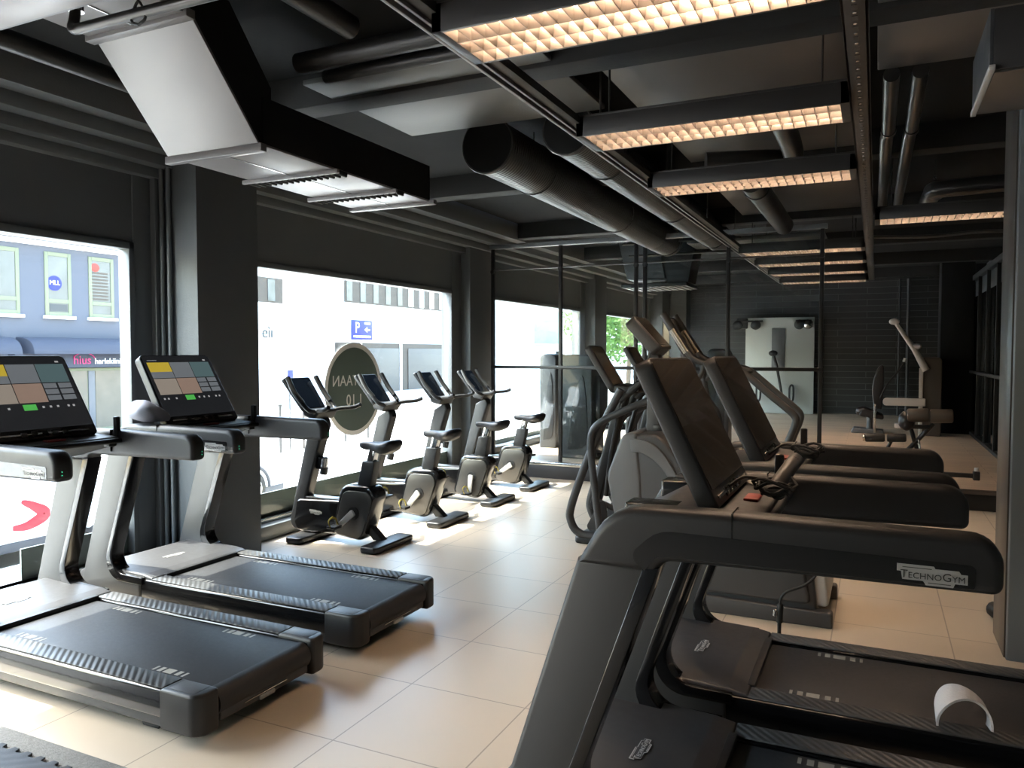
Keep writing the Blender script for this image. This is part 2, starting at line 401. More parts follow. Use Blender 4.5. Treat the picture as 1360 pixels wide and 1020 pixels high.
panel('ceiling_panel', -1.44, -.16, 6.82, 9.35, 3.20, 'slabw', 'ceiling board painted in lit brown-grey behind the third lit lamp')
panel('ceiling_panel', -.02, 1.25, 4.05, 4.72, 3.14, 'slabw', 'ceiling board painted in lit brown right of the perforated tray, in front of the two pipes')
panel('ceiling_panel', -.02, 1.25, 2.5, 3.83, 3.14, 'slabw', 'ceiling board painted in lit brown right of the perforated tray at the top of the picture')
# cable trays
def tray(name, x, y0, y1, label, holes):
    t = thing(name, label, 'cable tray', (x, 0, 2.80))
    b = B()
    if holes:
        b.box(-.045, .045, y0, y1, 0, .012, 'fixture', .002); b.box(-.045, -.035, y0, y1, 0, .06, 'fixture'); b.box(.035, .045, y0, y1, 0, .06, 'fixture')
        b.build('rail', t)
        b = B(); y = y0+.05
        while y < min(y1, 9): b.box(-.010, .010, y, y+.045, -.0015, 0.001, 'black'); b.cyl((0, y+.07, -.0025), (0, y+.07, 0), .007, 'steel', 6); y += .10
        so_ = b.build('slots', t); so_['kind'] = 'stuff'
    else:
        b.box(-.05, .05, y0, y1, .02, .06, 'fixture', .002); b.build('rail', t)
        b = B(); b.box(-.05, -.034, y0, y1, 0, .03, 'ductw', .002); b.box(-.012, .0, y0, y1, 0.005, .03, 'ductw', .002); separate(b, 'edge_strip', t)
    b = B(); y = 1.2
    while y < 14: b.cyl((0, y, .05), (0, y, ZC-2.80), .006, 'fixture', 6); y += 1.6
    separate(b, 'hanger', t)
    return t
tray('cable_tray', -1.50, .6, 14.2, 'long cable tray with two pale edge strips carrying the left ends of the lamps', False)
tray('cable_tray', -.09, .6, 14.2, 'long perforated cable tray carrying the right ends of the lamps', True)

# louvred fluorescent lamps
def lamp(x0, x1, y, label, wide=.34, cells=22, lit=True):
    L = x1-x0; t = thing('ceiling_lamp', label, 'ceiling light', (x0, y, 2.75), group='louvred fluorescent ceiling lamps'); w = wide/2
    b = B(); b.box(-.01, L+.01, -w, -w+.012, 0, .10, 'fixture', .002); b.box(-.01, L+.01, w-.012, w, 0, .10, 'fixture', .002)
    b.box(-.01, .03, -w, w, 0, .10, 'fixture', .002); b.box(L-.03, L+.01, -w, w, 0, .10, 'fixture', .002); b.box(-.01, L+.01, -w, w, .10, .112, 'fixture', .002)
    b.build('housing', t)
    b = B(); b.box(.03, L-.03, -w+.012, w-.012, .092, .099, 'reflector'); b.build('reflector', t)
    for yy in (-.075, .075):
        B().cyl((.04, yy, .072), (L-.04, yy, .072), .013, 'tube', 10).build('fluorescent_tube', t)
    b = B(); n = cells; h = .045
    for yy in (-w+.013, -.05, .05, w-.013):
        b.prism([(yy-.002, 0), (yy+.002, 0), (yy+.007, h), (yy-.007, h)], 'x', .03, L-.03, 'louvre')
    for i in range(n+1):
        x = .03+(L-.06)*i/n; b.prism([(x-.0015, .001), (x+.0015, .001), (x+.006, h-.001), (x-.006, h-.001)], 'y', -w+.013, w-.013, 'louvre')
    b.build('louvre', t)
    b = B()
    for xx in (.12, L-.12): b.cyl((xx, 0, .11), (xx, 0, ZC-2.75), .006, 'fixture', 6)
    separate(b, 'hanger', t)
    return t
lamp(-1.46, -.14, 2.60, 'nearest lit louvred lamp, cut by the top of the picture')
lamp(-1.46, -.14, 4.08, 'lit louvred lamp, second of the row from the camera')
lamp(-1.46, -.14, 5.50, 'lit louvred lamp, third of the row, in front of the glass partition')
lamp(-.02, 1.32, 7.60, 'lit louvred lamp right of the perforated tray')
lamp(-1.46, -.14, 9.45, 'lit louvred lamp, nearest of the four behind the partition beam')
lamp(-1.46, -.14, 10.75, 'lit louvred lamp, second of the four behind the partition beam')
lamp(-1.46, -.14, 12.15, 'lit louvred lamp, third of the four behind the partition beam')
lamp(-1.46, -.14, 13.65, 'lit louvred lamp, farthest of the four behind the partition beam')
# lamp body seen from the side, top left
t = thing('ceiling_lamp', 'white sided ceiling lamp at the top left corner, seen from its side', 'ceiling light', (-3.15, 1.60, 2.76)); 
B().box(0, 1.4, -.09, .17, 0, .08, 'ductw', .006).build('housing', t); B().box(.02, 1.38, -.06, .14, -.012, 0, 'reflector', .003).build('diffuser', t)

# white rectangular duct: sloped drop then a level run with grilles
t = thing('ventilation_duct', 'white rectangular ventilation duct sloping down towards the windows', 'duct', (-3.06, 0, 0))
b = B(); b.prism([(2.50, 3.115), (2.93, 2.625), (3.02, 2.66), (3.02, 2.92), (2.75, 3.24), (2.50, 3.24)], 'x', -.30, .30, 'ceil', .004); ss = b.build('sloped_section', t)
b = B(); b.prism([(2.49, 3.105), (2.925, 2.61), (2.93, 2.622), (2.50, 3.118)], 'x', -.31, .31, 'ductw', .002); b.build('sloped_panel', ss)
b = B(); b.box(-.33, .33, 2.47, 2.52, 3.06, 3.10, 'ductw', .004); b.box(-.33, .33, 2.91, 2.95, 2.585, 2.625, 'ductw', .004)
separate(b, 'flange', t)
b = B(); b.box(-.31, .31, 2.05, 2.50, 3.08, 3.24, 'ductw', .005); b.box(-.004, .004, 2.06, 2.48, 3.075, 3.08, 'steel'); b.build('upper_section', t)
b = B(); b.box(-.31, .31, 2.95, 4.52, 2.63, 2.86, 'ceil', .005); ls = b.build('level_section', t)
b = B(); b.box(-.31, .31, 2.95, 4.52, 2.618, 2.63, 'ductw', .002); b.box(-.003, .003, 2.96, 4.5, 2.615, 2.618, 'steel'); b.build('level_panel', ls)
for y in (3.54, 4.12):
    b = B(); b.box(-.36, .34, y-.055, y-.035, 2.596, 2.62, 'ductw', .002); b.box(-.33, .33, y-.035, y+.05, 2.604, 2.62, 'rubber')
    for i in range(16): b.cyl((-.32+i*.0427, y-.04, 2.60), (-.32+i*.0427, y+.05, 2.60), .008, 'rubber', 8)
    b.build('diffuser_strip', t)
B().box(-.35, .35, 4.50, 4.54, 2.60, 2.63, 'ductw', .003).build('end_flange', t)
# pipes near the duct
t = thing('sprinkler_pipe', 'grey pipe with an elbow hanging in front of the white duct', 'pipe', (0, 0, 0))
pts = [(-2.72, 1.95, 2.86), (-2.72, 1.94, 2.80), (-2.70, 1.92, 2.765), (-2.65, 1.91, 2.75), (-2.55, 1.91, 2.75), (-1.5, 1.93, 2.75)]
B().tube(smooth([(p[0], p[1], p[2]+.03) for p in pts], 4), .019, 'pipe', 14).build('pipe_run', t)
B().cyl((-2.72, 1.95, 2.87), (-2.72, 1.95, 2.905), .028, 'chrome', 14).build('end_cap', t)
b = B(); b.tube(smooth([(-2.34, 1.91, 2.74), (-2.375, 1.91, 2.76), (-2.34, 1.91, 2.82), (-2.305, 1.91, 2.76), (-2.34, 1.91, 2.74)], 4), .005, 'rubber', 6); b.cyl((-2.34, 1.91, 2.82), (-2.34, 1.91, ZC), .005, 'rubber', 6); separate(b, 'hanger', t)
tag(B().cyl((-3.67, 1.25, 3.05), (-3.67, 4.3, 3.05), .05, 'pipedk', 16).build('insulated_pipe'), 'dark insulated pipe passing behind the sloping white duct', 'pipe')
tag(B().cyl((-2.22, 1.25, 3.10), (-2.22, 2.95, 3.10), .055, 'pipedk', 16).build('insulated_pipe'), 'black insulated pipe running away at the top, right of the white duct', 'pipe')
b = B(); b.tube(smooth([(-3.6, 3.75, 3.05), (-3.95, 3.75, 3.0), (-4.0, 3.8, 3.0), (-3.9, 5.5, 3.0)], 4), .008, 'paintlt', 8); tag(b.build('wall_conduit'), 'thin dark conduit bent along the bulkhead left of the white duct', 'conduit')
for k, (y, r) in enumerate(((3.42, .035), (3.2, .05))):
    tag(B().cyl((-2.74, y, 3.10), (-1.56, y, 3.10), r, 'pipedk', 18).build('insulated_pipe'), ['thinner black insulated pipe crossing left of the nearest lamp', 'thicker black insulated pipe crossing left of the nearest lamp'][k], 'pipe')
# spiral ducts
def rduct(x, y0, y1, z, r, m, label, name='spiral_duct', cat='duct'):
    t = thing(name, label, cat, (x, 0, z))
    b = B(); b.cyl((0, y0, 0), (0, y1, 0), r, m, 32); b.build('duct_body', t)
    b = B(); b.tube([(math.cos(a)*(r+.002), y0+.01, math.sin(a)*(r+.002)) for a in [PI*2*k/32 for k in range(32)]], .008, 'pipe', 8, True); b.build('collar', t)
    B().cyl((0, y0-.004, 0), (0, y0, 0), r-.005, 'ceil', 32).build('opening_shade', t)  # black disc paints the shade inside the duct mouth
    b = B()
    y = y0+.8
    while y < y1: b.tube([(math.cos(a)*(r+.004), y, math.sin(a)*(r+.004)) for a in [PI*2*k/20 for k in range(20)]], .006, 'pipedk', 6, True); b.cyl((0, y, r), (0, y, ZC-z), .006, 'fixture', 6); y += 2.1
    separate(b, 'hanger', t)
    return t
rduct(-2.45, 4.78, 9.9, 3.03, .19, 'duct', 'big round foil duct with an open end above the bikes, left of the pair')
rduct(-1.86, 4.78, 10.4, 3.07, .17, 'duct', 'big round foil duct beside the lamp row, right of the pair')
t = thing('round_duct', 'round grey duct bending off behind the second lit lamp', 'duct', (0, 0, 0))
B().tube(smooth([(-1.2, 6.0, 3.05), (-.8, 6.15, 3.06), (-.62, 6.3, 3.08), (-.58, 6.0, 3.09), (-.58, 5.2, 3.10)], 5), .075, 'pipe', 18).build('duct_body', t)
t = thing('round_duct', 'round grey duct running away below the third lit lamp', 'duct', (0, 0, 0))
B().cyl((-.95, 6.6, 3.01), (-.95, 9.1, 3.01), .10, 'pipe', 20).build('duct_body', t)
B().tube([(-.95+.105*math.cos(a), 6.9, 3.01+.105*math.sin(a)) for a in [2*PI*k/20 for k in range(20)]], .007, 'fixture', 6, True).build('clamp', t)
for k, x in enumerate((.05, .19)):
    t = thing('ceiling_pipe', ['grey ceiling pipe right of the perforated tray, left of the pair', 'grey ceiling pipe right of the perforated tray, right of the pair'][k], 'pipe', (x, 0, 0))
    B().tube([(0, 4.72, 3.11), (0, 5.9, 3.11), (-.01, 6.0, 3.09), (-.02, 8.9, 3.09)], .042, 'pipe', 16).build('pipe_run', t)
    B().cyl((0, 5.88, 3.11), (0, 5.95, 3.11), .048, 'pipe', 16).build('joint', t)
t = thing('ceiling_pipe', 'dark grey pipe with an elbow turning right near the top right', 'pipe', (0, 0, 0))
B().tube(smooth([(.42, 9.0, 3.0), (.42, 8.2, 3.02), (.46, 7.95, 3.04), (.62, 7.85, 3.05), (2.4, 7.7, 3.06)], 6), .075, 'pipe', 18).build('pipe_run', t)
b = B(); b.cyl((.45, 7.9, 2.98), (.45, 7.9, ZC), .006, 'steel', 6); b.ball((.45, 7.9, 3.16), .02, 'steel', 1); separate(b, 'hanger', t)
tag(B().tube(smooth([(-.05, 10, 2.95), (.5, 10, 2.92), (1.0, 10, 2.94), (1.3, 10, 2.93)], 5), .02, 'pipe', 10).build('flexible_conduit'), 'thin flexible conduit under the ceiling behind the right lamp', 'conduit')
t = thing('ventilation_box', 'boxy dark ventilation duct at the top right with a pale bottom edge', 'duct', (0, 0, 0))
b = B(); b.box(.365, 1.6, 3.30, 3.86, 2.62, 2.84, 'fixture', .004); b.box(.75, 1.6, 3.34, 3.84, 2.84, ZC, 'fixture'); b.build('duct_body', t)
b = B(); b.box(.353, .365, 3.30, 3.86, 2.635, 2.84, 'mdgrey', .001); b.build('side_panel', t)
b = B(); b.box(.349, .369, 3.27, 3.88, 2.612, 2.632, 'upwhite', .002); b.build('edge_strip', t)
b = B(); b.box(.37, 1.6, 3.31, 3.85, 2.612, 2.62, bm_, .002); b.build('bottom_panel', t)

# ------------------------------------------------------------------ glass partition
PY = 9.10
t = thing('glass_partition', 'black framed glass partition standing on the raised floor behind the bikes', 'partition', (0, PY, .205))
zb = 2.95-.205
POST = (-4.575, -3.62, -2.64, -2.53, -1.55, -.55)
for x in POST:
    p_ = B().box(x-.022, x+.022, -.02, .02, 0, zb, 'black', .003).build('post', t)
    B().cyl((x, -.035, 2.45), (x, .03, 2.45), .026, 'black', 12).build('clamp', p_)
B().box(-4.62, -.50, -.03, .03, zb, zb+.055, 'paintlt', .004).build('top_beam', t)
B().box(-4.60, -.52, -.008, .008, 2.465, 2.485, 'pipe', .002).build('upper_rail', t)
B().box(-4.60, -.52, -.022, .022, 1.185, 1.225, 'black', .004).build('middle_rail', t)
for a, b_ in zip(POST[:-1], POST[1:]):
    if b_-a > .3: B().box(a+.022, b_-.022, -.004, .004, .01, zb-.02, 'partglass').build('glass_panel', t)
# right part of the raised floor and its low post, dark glass side wall
tag(B().box(-.02, .02, -.02, .02, 0, .42, 'black', .004).build('low_post', None, (1.235, 9.0, 0)), 'short black post at the edge of the raised floor, right', 'post')
t = thing('stop_bar', 'low black bar with a white knob at the edge of the raised floor', 'bar', (0, 0, 0))
b = B(); b.box(.60, .93, 8.9, 8.95, .34, .385, 'black', .008); b.box(.90, .96, 8.88, 8.97, .32, .41, 'black', .01); b.box(.63, .67, 8.9, 9.0, 0, .35, 'black', .006); b.build('bar', t)
B().cyl((.93, 8.925, .41), (.93, 8.925, .445), .02, 'white', 12).build('knob', t)
b = B()
b.box(-.50, 1.5, 8.985, 9.03, 0, .165, 'black', .004); b.box(-.5, 1.5, 8.975, 9.06, .165, .205, 'padbrown', .004); struct(b.build('trim_5'))
t = thing('glass_side_wall', 'dark glazed side wall with black posts and rail, far right', 'partition', (0, 0, .2))
b = B(); b.box(1.52, 1.54, 9.1, 19.0, .05, 2.35, 'darkglass'); b.build('glazing', t)
for k in range(10):
    y = 9.2+k*1.05; B().box(1.47, 1.52, y-.025, y+.025, 0, 2.68, 'black', .004).build('post', t)
B().box(1.44, 1.47, 9.1, 19.0, 1.05, 1.10, 'black', .006).build('rail', t)
B().box(1.46, 1.54, 9.1, 19.0, 0, .05, 'black', .006).build('base_channel', t)
B().box(1.46, 1.54, 9.1, 19.0, 2.62, 2.70, 'black', .006).build('top_channel', t)
struct(B().box(1.9, 2.05, 9.1, 19.1, -.1, ZC, 'paint').build('wall_right_raised'))
struct(B().box(1.9, 2.6, 9.95, 10.05, -.1, ZC, 'paint').build('wall_right_return'))
# dark pillars and pipes against the back wall
struct(B().box(1.0, 1.5, 15.2, 15.8, .2, ZC, 'ceil', .01).build('wall_pillar_5'))
b = B(); b.box(-4.8, -4.15, 18.6, 19.1, .2, ZC, 'paint', .01); struct(b.build('wall_pillar_6'))
tag(B().cyl((.62, 18.9, .2), (.62, 18.9, 3.2), .035, 'mdgrey', 14).build('vertical_pipe'), 'thick grey vertical pipe on the black back wall, behind the press machine', 'pipe')
tag(B().cyl((.45, 18.95, .2), (.45, 18.95, 3.2), .022, 'mdgrey', 14).build('vertical_pipe'), 'thin grey vertical pipe on the black back wall, behind the press machine', 'pipe')
t = thing('ventilation_duct', 'pale rectangular duct dropping behind the glass partition to a grille', 'duct', (0, 0, 0))
b = B(); b.prism([(-3.44, 3.25), (-2.86, 3.25), (-2.74, 2.66), (-3.30, 2.66)], 'y', 10.9, 11.4, 'ltgrey', .006); b.build('duct_body', t)
b = B(); b.box(-3.34, -2.40, 10.75, 11.5, 2.53, 2.58, 'mdgrey', .004)
for i in range(9): b.box(-3.30+i*.1, -3.26+i*.1, 10.76, 11.45, 2.52, 2.535, 'ltgrey')
b.build('grille', t)
b = B(); b.prism([(-2.86, 3.25), (-2.3, 3.25), (-2.42, 2.60), (-2.72, 2.60)], 'y', 10.95, 11.45, 'black', .004); b.build('side_box', t)
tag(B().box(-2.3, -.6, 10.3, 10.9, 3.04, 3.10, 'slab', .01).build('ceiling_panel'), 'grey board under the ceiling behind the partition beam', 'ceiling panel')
for k, (y, z) in enumerate(((10.0, 2.88), (9.7, 3.0))):
    tag(B().cyl((-3.0, y, z), (-1.5, y, z), .016, 'pipe', 10).build('ceiling_pipe'), ['lower thin pipe crossing behind the partition beam', 'upper thin pipe crossing behind the partition beam'][k], 'pipe')

# ------------------------------------------------------------------ treadmill
def logo(parent, origin, x, y, w=.20, dark=True, style=0):
    """stepped outline plate with the maker's lettering; origin = centre"""
    h = w*.26
    t = bpy.data.objects.new('logo_plate_mount', None)
    pts = [(-.5, .5), (.03, .5), (.05, .38), (.38, .38), (.41, .22), (.5, .22), (.5, -.28), (.33, -.28), (.30, -.5), (-.08, -.5), (-.12, -.3), (-.42, -.3), (-.44, .12), (-.5, .12)]
    b = B(); b.prism([(p[0]*w, p[1]*h*1.2) for p in pts], 'z', 0, .0012, 'logo' if style == 0 else 'logowh')
    b.xform(basis(origin, x, y)); bd = b.build('logo_plate', parent)
    if style == 1:
        b = B(); b.prism([(p[0]*w*.95, p[1]*h*1.2*.82) for p in pts], 'z', .0012, .0018, 'tmlt'); b.xform(basis(origin, x, y)); b.build('logo_field', bd)
    m = basis(origin, x, y) @ Matrix.Translation((w*.01, -h*.02, .0022))
    text('TechnoGym', w*.185, 'logodk' if style == 0 else 'logowh', 'logo_lettering', bd, m, .0004)
    n = B(); n.box(-w*.42, w*.0, h*.40, h*.44, .0012, .0022, 'logodk' if style == 0 else 'logowh'); n.box(-w*.05, w*.27, -h*.46, -h*.42, .0012, .0022, 'logodk' if style == 0 else 'logowh')
    n.xform(basis(origin, x, y)); separate(n, 'logo_line', bd)
    return bd

def treadmill(x, y, label, lit, top):
    t = thing('treadmill', label, 'treadmill', (x, y, 0), PI, 'treadmills')
    # side base rails with rounded rear ends
    W = .40
    b = B()
    plan = rpoly([(0, -W, .09), (2.12, -W, .18), (2.12, W, .18), (0, W, .09)])
    b.prism(rpoly([(.14, -.37, .05), (2.06, -.37, .1), (2.06, .37, .1), (.14, .37, .05)]), 'z', .045, .11, 'skirt', .01)
    b.build('underbody', t)
    for s in (-1, 1):
        y0, y1 = (s*.285, s*W) if s > 0 else (s*W, s*.285)
        b = B(); b.prism(rpoly([(.0, y0, .02 if s > 0 else .085), (2.10, y0, .02), (2.10, y1, .02), (.0, y1, .085 if s > 0 else .02)]), 'z', .10, .222, 'gloss', .014)
        b.build('base_side', t)
        b = B(); b.prism(rpoly([(-.012, y0, .02 if s > 0 else .09), (.20, y0, 0), (.20, y1+(.004 if s > 0 else 0), 0), (-.012, y1+(.004 if s > 0 else 0), .09 if s > 0 else .02)]), 'z', .055, .229, 'black', .014)
        b.build('rear_cap', t)
        b = B(); b.box(.20, 1.52, (.288 if s > 0 else -.392), (.392 if s > 0 else -.288), .221, .229, 'strip', .004); b.build('side_strip', t)
        b = B(); b.box(.03, .17, (.30 if s > 0 else -.385), (.385 if s > 0 else -.30), .228, .2305, 'tmlt', .002); b.build('rear_inlay', t)
    # belt deck, roller, belt
    b = B(); b.box(.05, 1.56, -.283, .283, .12, .206, 'black'); b.cyl((.055, -.28, .150), (.055, .28, .150), .062, 'belt', 24); b.build('running_deck', t)
    b = B(); b.box(.055, 1.55, -.272, .272, .206, .2125, 'belt', .002); bl = b.build('running_belt', t)
    for (fx, sy) in ((.33, 1), (1.20, -1), (.40, -1), (1.28, 1)):
        b = B()
        for k, w in enumerate((.012, .022, .05, .022, .012)):
            o_ = (-.09, -.06, -.018, .045, .085)[k]; yy = sy*.235
            b.box(fx+o_, fx+o_+w, yy-.02, yy+.02, .2125, .2132, 'mark')
        b.build('belt_print', bl)
    b = B(); b.box(.004, .02, -.27, .27, .075, .115, 'skirt', .006); b.box(-.002, .005, -.12, .14, .098, .103, 'steel', .001); b.box(-.004, .006, -.04, .05, .074, .092, 'logo', .002); b.build('rear_bar', t)
    # motor cover
    b = B(); b.prism(rpoly([(1.52, .20), (1.52, .232, .01), (1.60, .246, .03), (2.02, .262, .10), (2.20, .20, .08), (2.20, .06, .03), (1.9, .05)]), 'y', -.385, .385, 'tmlt', .02)
    b.build('motor_cover', t)
    b = B(); b.prism(rpoly([(1.505, -.29, .0), (1.535, -.29, 0), (1.535, .29, 0), (1.505, .29, 0)]), 'z', .21, .236, 'black', .002); b.build('cover_seam', t)
    for fx, fy in ((.34, .28), (.34, -.28), (1.9, .28), (1.9, -.28)):
        B().prism([(fx-.07, .06), (fx+.10, .06), (fx+.06, 0), (fx-.03, 0)], 'y', fy-.045, fy+.045, 'black', .006).build('foot', t)
    # uprights, hand rails
    for s in (-1, 1):
        y0, y1 = (.325, .41) if s > 0 else (-.41, -.325)
        up = rpoly([(2.15, .10, .04), (1.86, 1.0), (1.62, 1.0), (1.890, .236, .15), (1.60, .230), (1.60, .10)])
        b = B(); b.prism(up, 'y', y0, y1, 'tmgrey', .016); u = b.build('upright', t)
        b = B(); b.prism(rpoly([(1.615, 1.0), (1.660, 1.0), (1.945, .192, .20), (1.58, .190), (1.58, .233), (1.888, .239, .148)]), 'y', y0-.003, y1+.003, 'gloss', .003); b.build('inner_strip', u)
        hr = rpoly([(.80, 1.03, .025), (.80, 1.165, .075), (1.42, 1.170), (1.76, 1.165, .17), (1.862, .985, 0), (1.627, .985, 0), (1.60, 1.02, .05), (1.3, 1.025)])
        b = B(); b.prism(hr, 'y', y0-.008*(s < 0), y1+.008*(s > 0), 'soft', .030, 5); h = b.build('handrail', t)
        yo = y1+.008 if s > 0 else y0-.008
        b = B(); b.prism(rpoly([(.86, 1.043, .005), (.86, 1.098, .012), (1.30, 1.104), (1.62, 1.108, .1), (1.70, 1.03, .08), (1.655, .99), (1.62, 1.035, .03), (1.3, 1.04)]), 'y', *(sorted((yo-.0*s, yo+.0018*s))), m='gloss'); b.build('rail_inset', h)
        logo(h, (.95, yo+.0022*s, 1.064), (-s, 0, 0), (0, 0, 1), .15)
        b = B(); b.ball((.803, yo-.03*s, 1.06), .004, 'green_led', 1); b.ball((.803, yo-.03*s, 1.075), .004, 'green_led', 1); separate(b, 'led', h)
        b = B(); b.box(1.416, 1.42, y0-.009, y1+.009, 1.05, 1.1712, 'gloss'); b.build('seam', h)
        if s > 0: logo(t, (1.775, 0, .2545), (0, -1, 0), (1, 0, .035), .15, style=1)
    # dashboard between the rails
    b = B(); b.prism(rpoly([(1.36, 1.105, .01), (1.36, 1.135, .01), (1.56, 1.150), (1.66, 1.145, .05), (1.86, 1.03, .04), (1.84, .985, .02), (1.66, 1.02), (1.42, 1.08)]), 'y', -.33, .33, 'tmlt', .006)
    d = b.build('dashboard', t)
    for s in (-1, 1):
        B().prism(rpoly([(1.60, s*.29, 0), (1.76, s*.27, .01), (1.76, s*.17, .01), (1.60, s*.17, 0)]), 'z', 1.09, 1.148, 'gloss', .006).build('bottle_tray', d)
    b = B(); b.box(1.40, 1.445, -.05, .05, 1.138, 1.149, 'red', .004); b.build('stop_button', d)
    b = B(); b.cyl((1.345, -.33, 1.115), (1.345, .33, 1.115), .014, 'black', 12); b.build('cross_bar', t)
    b = B(); b.box(1.365, 1.395, -.345, -.315, 1.13, 1.245, 'black', .008); b.box(1.34, 1.39, -.30, -.25, 1.085, 1.12, 'black', .008); b.build('key_holder', t)
    # screen slab, leaning away from the runner
    bx = (1.475, 1.155); tx = (top, 1.585)
    ln = math.hypot(tx[0]-bx[0], tx[1]-bx[1]); ux = ((tx[0]-bx[0])/ln, (tx[1]-bx[1])/ln)
    MS = basis((bx[0], 0, bx[1]), (0, 1, 0), (ux[0], 0, ux[1]))       # local x = across, y = up the screen, z = towards the front
    b = B(); b.prism(rpoly([(-.29, 0, .02), (.29, 0, .02), (.275, ln, .035), (-.275, ln, .035)]), 'z', -.001, .055, 'black', .008)
    b.xform(MS); s_ = b.build('console', t)
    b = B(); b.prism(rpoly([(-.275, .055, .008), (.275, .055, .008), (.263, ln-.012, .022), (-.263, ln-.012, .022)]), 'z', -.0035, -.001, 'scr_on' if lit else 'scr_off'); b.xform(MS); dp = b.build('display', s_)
    b = B(); b.box(-.24, .24, .022, .032, -.006, 0, 'steel', .002)
    for k in range(5): b.box(-.12+k*.055, -.085+k*.055, .012, .042, -.0065, 0, 'gloss', .004)
    b.xform(MS); b.build('button_row', s_)
    b = B(); b.prism(rpoly([(-.12, -.04), (.12, -.04), (.10, .16, .05), (-.10, .16, .05)]), 'z', .05, .085, 'black', .01); b.xform(MS); b.build('console_stand', t)
    if lit:
        b = B(); z0, z1 = -.0042, -.0034
        def tl(u0, u1, v0, v1, m): b.box(-u1, -u0, v0, v1, z0, z1, m)
        X = -1
        # tiles seen by the runner from left (+y local side is left when facing the console)
        def T(u0, u1, v0, v1, m): b.box(.265-u1 if X < 0 else u0, .265-u0 if X < 0 else u1, v0, v1, z0, z1, m)
        T(.02, .185, .375, .445, 't_yel'); T(.02, .185, .33, .375, 't_grey'); T(.19, .345, .33, .445, 't_grey'); T(.35, .51, .33, .445, 't_teal')
        T(.02, .185, .21, .325, 't_beige'); T(.19, .345, .21, .325, 't_rust')
        for i in range(2):
            for j in range(3): T(.352+i*.085, .425+i*.085, .22+j*.037, .250+j*.037, 't_grey')
        T(.20, .27, .165, .20, 't_green')
        for u in (.03, .06, .12, .30, .34, .38, .44, .47): T(u, u+.012, .175, .187, 't_white')
        T(.03, .10, .457, .463, 't_grey'); T(.47, .49, .455, .465, 't_white')
        b.xform(MS); b.build('menu_tiles', dp)
    return t
treadmill(-2.42, 2.58, 'lit-screen treadmill facing the window, nearest on the left', True, 1.74)
treadmill(-2.42, 3.62, 'lit-screen treadmill facing the window, beside the pillar', True, 1.74)
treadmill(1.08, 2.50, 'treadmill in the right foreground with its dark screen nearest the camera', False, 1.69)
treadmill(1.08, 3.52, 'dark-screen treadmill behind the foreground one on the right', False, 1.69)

# things on the treadmills
def blob(name, c, r, m, label, cat, fn, sub=4):
    b = B(); b.ball(c, r, m, sub); bm = b.bm
    for v in bm.verts: v.co = fn(v.co.copy())
    return tag(b.build(name, ang=80), label, cat)
def crump(amp, fr, floor=None):
    from mathutils import noise
    def f(v):
        n = noise.noise_vector(v*fr)
        v = v+n*amp
        if floor is not None and v.z < floor: v.z = floor
        return v
    return f
blob('cleaning_cloth', (-4.02, 3.30, 1.235), (.11, .13, .06), 'rag', 'crumpled pale cloth left on the console of the window treadmill beside the pillar', 'cloth', crump(.045, 9, 1.182))
blob('cleaning_cloth', (-4.06, 2.20, 1.19), (.08, .07, .035), 'rag', 'grey crumpled cloth on the nearest window treadmill, at the left edge of the picture', 'cloth', crump(.03, 9, 1.160))
# white wrist band lying on the deck: a curled strip
b = B(); t_ = bmesh.new(); rows = []
N = 26
for i in range(N+1):
    a = PI*(1.08*i/N)-.05; tw = .25*math.sin(a)
    c = Vector((.31-.085*math.cos(a), 3.20+.02*math.sin(a), .236+.085*math.sin(a)))
    ax = Vector((math.sin(tw)*.3, 1, .25*math.cos(a))).normalized(); w = .062+.012*math.sin(a*2)
    nrm = Vector((-math.cos(a), 0, math.sin(a)))*.004
    rows.append([t_.verts.new(c-ax*w-nrm), t_.verts.new(c+ax*w-nrm), t_.verts.new(c+ax*w+nrm), t_.verts.new(c-ax*w+nrm)])
for i in range(N):
    for k in range(4): t_.faces.new((rows[i][k], rows[i][(k+1) % 4], rows[i+1][(k+1) % 4], rows[i+1][k]))
t_.faces.new(rows[0]); t_.faces.new(rows[-1][::-1]); bmesh.ops.recalc_face_normals(t_, faces=t_.faces[:])
mn = min(v.co.z for v in t_.verts)
for v in t_.verts: v.co.z += .230-mn
b.merge(t_, 'cloth'); tag(b.build('towel_strip', ang=70), 'curled white towel strip lying on the right treadmill deck', 'towel')
# sensor + cable bundles on the right consoles
def bundle(x, y, z, handle, label):
    t = thing('cable_bundle', label, 'cable', (x, y, z))
    random.seed(int(x*100+y*10)); b = B()
    for k in range(5):
        pts = []; r0 = .030+.008*k; ph = random.uniform(0, 6)
        for i in range(22):
            a = 2*PI*i/22; pts.append((math.cos(a+ph)*r0*(.9+.2*random.random()), math.sin(a+ph)*r0*.8, .012+.008*k+.014*math.sin(2*a+ph)+.006))
        b.tube(pts, .0052, 'rubber', 7, True)
    b.tube(smooth([(.03, 0, .02), (-.03, .02, .05), (-.09, .03, .055), (-.13, .02, .03), (-.15, .03, .012)], 5), .005, 'rubber', 7)
    b.build('coil', t)
    b = B(); b.ball((0, 0, .025), (.045, .04, .022), 'rubber', 2); b.build('plug', t)
    if handle:
        b = B(); b.cyl((.0, .0, .03), (.055, .10, .115), .023, 'handlegrey', 18, .004); b.build('handle', t)
        b = B(); b.cyl((.0165, .03, .0555), (.022, .04, .064), .0225, 'rubber', 18); b.cyl((.044, .08, .098), (.049, .088, .106), .0222, 'rubber', 18); b.build('handle_ring', t)
    return t
bundle(-.27, 2.42, 1.16, True, 'black cable coil with a grey cylindrical handle on the foreground treadmill console')
